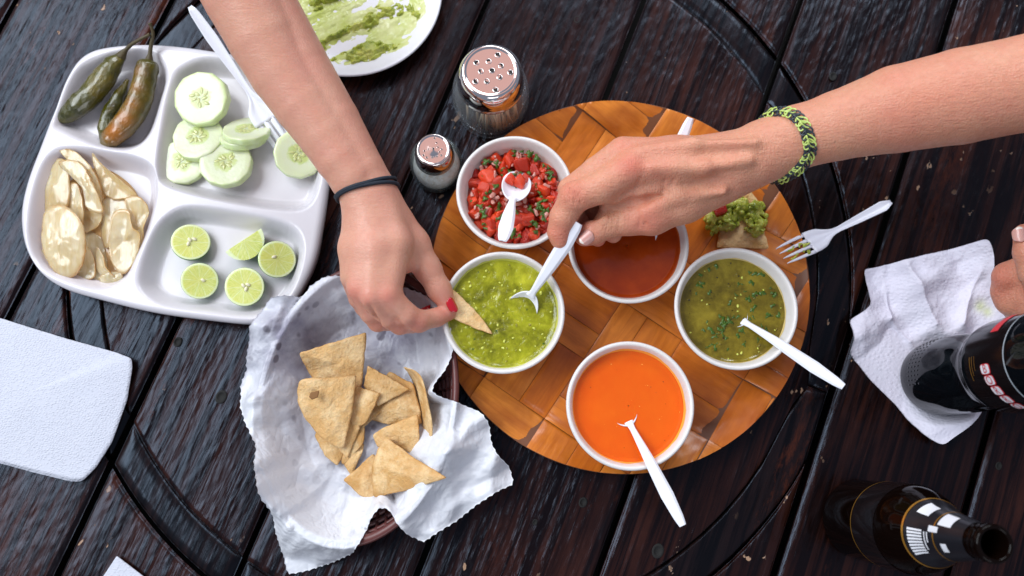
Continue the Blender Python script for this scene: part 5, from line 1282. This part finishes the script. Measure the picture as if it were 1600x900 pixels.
lab('lower_gold_band', M_gold, .0005, .0655, .0668); lab('body_label', M_lab2, .0003, .0670, .1060); lab('neck_gold_band', M_gold, .0005, .1345, .1362); lab('neck_label', M_lab, .0003, .1365, .1640); lab('collar_gold_band', M_gold, .0005, .1642, .1654); lab('collar_label', M_lab, .0004, .1656, .1960)
for k in range(9): lab('barcode_bar', M_white, .0006, .1395, .1530, -3.35+k*.105, -3.35+k*.105+.070)
for k in range(2): lab('text_line', M_white, .0006, .1550+.003*k, .1562+.003*k, -3.3, -2.6-.3*k)
lab('text_block', M_white, .0006, .142, .154, 1.75, 2.35)
lab('emblem', M_white, .0008, .168, .182, 1.9, 2.6); lab('emblem', M_white, .0008, .160, .170, 2.7, 2.95); lab('emblem', M_white, .0008, .172, .178, -2.9, -2.5)
V, Q = band([tuple(p) for p in pr], .0012, .150, .170, .3, .42)
# cola bottle
cb = P(1458, 592, .0035); root = empty('cola_bottle', cb, 'dark cola bottle on the crumpled napkin, with red and white lettering', 'bottle'); root['label'] = 'dark contoured cola bottle with red-edged white lettering, standing on the crumpled napkin'
pr = smoothprof([(.029, .0005), (.0325, .003), (.0340, .012), (.0345, .026), (.0345, .050), (.0330, .074), (.0310, .092), (.0325, .104), (.0362, .114), (.0372, .124), (.0372, .172), (.0355, .192), (.0310, .215), (.0240, .240), (.0170, .262), (.0140, .280), (.0132, .292)])
V, Q = lathe([(.001, .001)]+[tuple(p) for p in pr]+[(.0148, .294), (.0148, .300), (.0135, .302), (.0110, .302), (.0105, .292), (.0120, .276), (.0160, .256)], 96)
m_ = 96; ang = np.arctan2(V[:, 1], V[:, 0]); fl = np.exp(-((V[:, 2]-.070)/.020)**2); V[:, :2] *= (1+.016*fl*np.cos(ang*10))[:, None]
link('glass', mesh('glass', V, Q), M_cola, root, loc=(0, 0, 0))
dv, _ = lathe([(.001, 1), (.6, .8), (1, 0)], 8)
dim = mesh('embossed_dot', dv*np.array([.0009, .0019, .0004]), grid_faces(8, 3, wrap=True)); dim.materials.append(M_cola)
for i in range(4):
    for k in range(15):
        a = 1.75+k*.115; zz_ = .022+i*.0060; rr = np.interp(zz_, pr[:, 1], pr[:, 0]); d = np.array([math.cos(a), math.sin(a), 0]); o = link('embossed_dot', dim, None, root, loc=(d[0]*rr, d[1]*rr, zz_))
        o.matrix_local = mat4((d[0]*rr, d[1]*rr, zz_), np.array([np.cross([0, 0, 1.0], d)*-1, [0, 0, 1.0], d])) if False else mat4((d[0]*rr, d[1]*rr, zz_), np.array([np.cross([0, 0, 1.0], d), [0, 0, 1.0], d]))
V, Q = band([tuple(p) for p in pr], .0003, .122, .173); link('label', mesh('label', V, Q), M_lab2, root, loc=(0, 0, 0))
V, Q = band([tuple(p) for p in pr], .0005, .1740, .1752); link('label_edge', mesh('label_edge', V, Q), Mt('label_edge', (.45, .5, .55), .3).m, root, loc=(0, 0, 0))
def tile(zc, ac, hz, ha, m, off, rnd_=.5, nm='letter_tile'):
    t_ = np.linspace(0, 2*PI, 28, endpoint=False); u = np.sign(np.cos(t_))*np.abs(np.cos(t_))**rnd_; v = np.sign(np.sin(t_))*np.abs(np.sin(t_))**rnd_; r = .0372+off
    B0 = np.stack([r*np.cos(ac+v*ha), r*np.sin(ac+v*ha), zc+u*hz], 1); c = np.array([[r*math.cos(ac), r*math.sin(ac), zc]]); V = np.vstack([c, B0]); me = mesh(nm, V, [[0, 1+i, 1+(i+1) % 28] for i in range(28)]); return link(nm, me, m, root, loc=(0, 0, 0))
for k, ch in enumerate('BORRO'):
    ac = -3.0+k*.235; zc = .150+.0010*k
    tile(zc, ac, .0062, .112, M_redp, .0006); tile(zc, ac, .0054, .096, M_white, .0009)
    cu = bpy.data.curves.new('t', 'FONT'); cu.body = ch; cu.size = .0092; cu.align_x = 'CENTER'; cu.align_y = 'CENTER'; cu.extrude = 0; to = bpy.data.objects.new('t', cu); COL.objects.link(to)
    dg = bpy.context.evaluated_depsgraph_get(); me = bpy.data.meshes.new_from_object(to.evaluated_get(dg)); bpy.data.objects.remove(to)
    for v in me.vertices:      # wrap on the glass, reading round the bottle
        x, y = v.co.x, v.co.y; a = ac-y/.0372*-1*-1; r = .0372+.0012; v.co = (r*math.cos(ac+y/-.0372), r*math.sin(ac+y/-.0372), zc+x)
    me.materials.append(M_redp); link('letter', me, None, root, loc=(0, 0, 0))
for (z0, z1, a0, a1, m) in [(.130, .1308, -3.3, -2.8, M_gold), (.133, .1336, -3.3, -2.9, M_gold), (.1365, .137, -3.3, -3.0, M_gold), (.150, .160, 1.9, 2.5, M_redp), (.154, .164, -1.8, -1.35, M_white)]:
    V, Q = band([tuple(p) for p in pr], .0007, z0, z1, a0, a1); link('print', mesh('print', V, Q), m, root, loc=(0, 0, 0))

# ------------------------------------------------------------------ consistent outward normals on closed meshes
for me in bpy.data.meshes:
    if me.users and len(me.polygons) < 60000 and not any(k in me.name for k in ('plank', 'liquid', 'smear', 'guac', 'residue', 'veneer_strip', 'arm_and_hand', 'hand', 'paper', 'napkin', 'leaf', 'letter', 'print', 'label', 'band', 'text', 'bar', 'emblem', 'lime_wedge')):
        bm = bmesh.new(); bm.from_mesh(me); bmesh.ops.recalc_face_normals(bm, faces=bm.faces[:]); bm.to_mesh(me); bm.free()
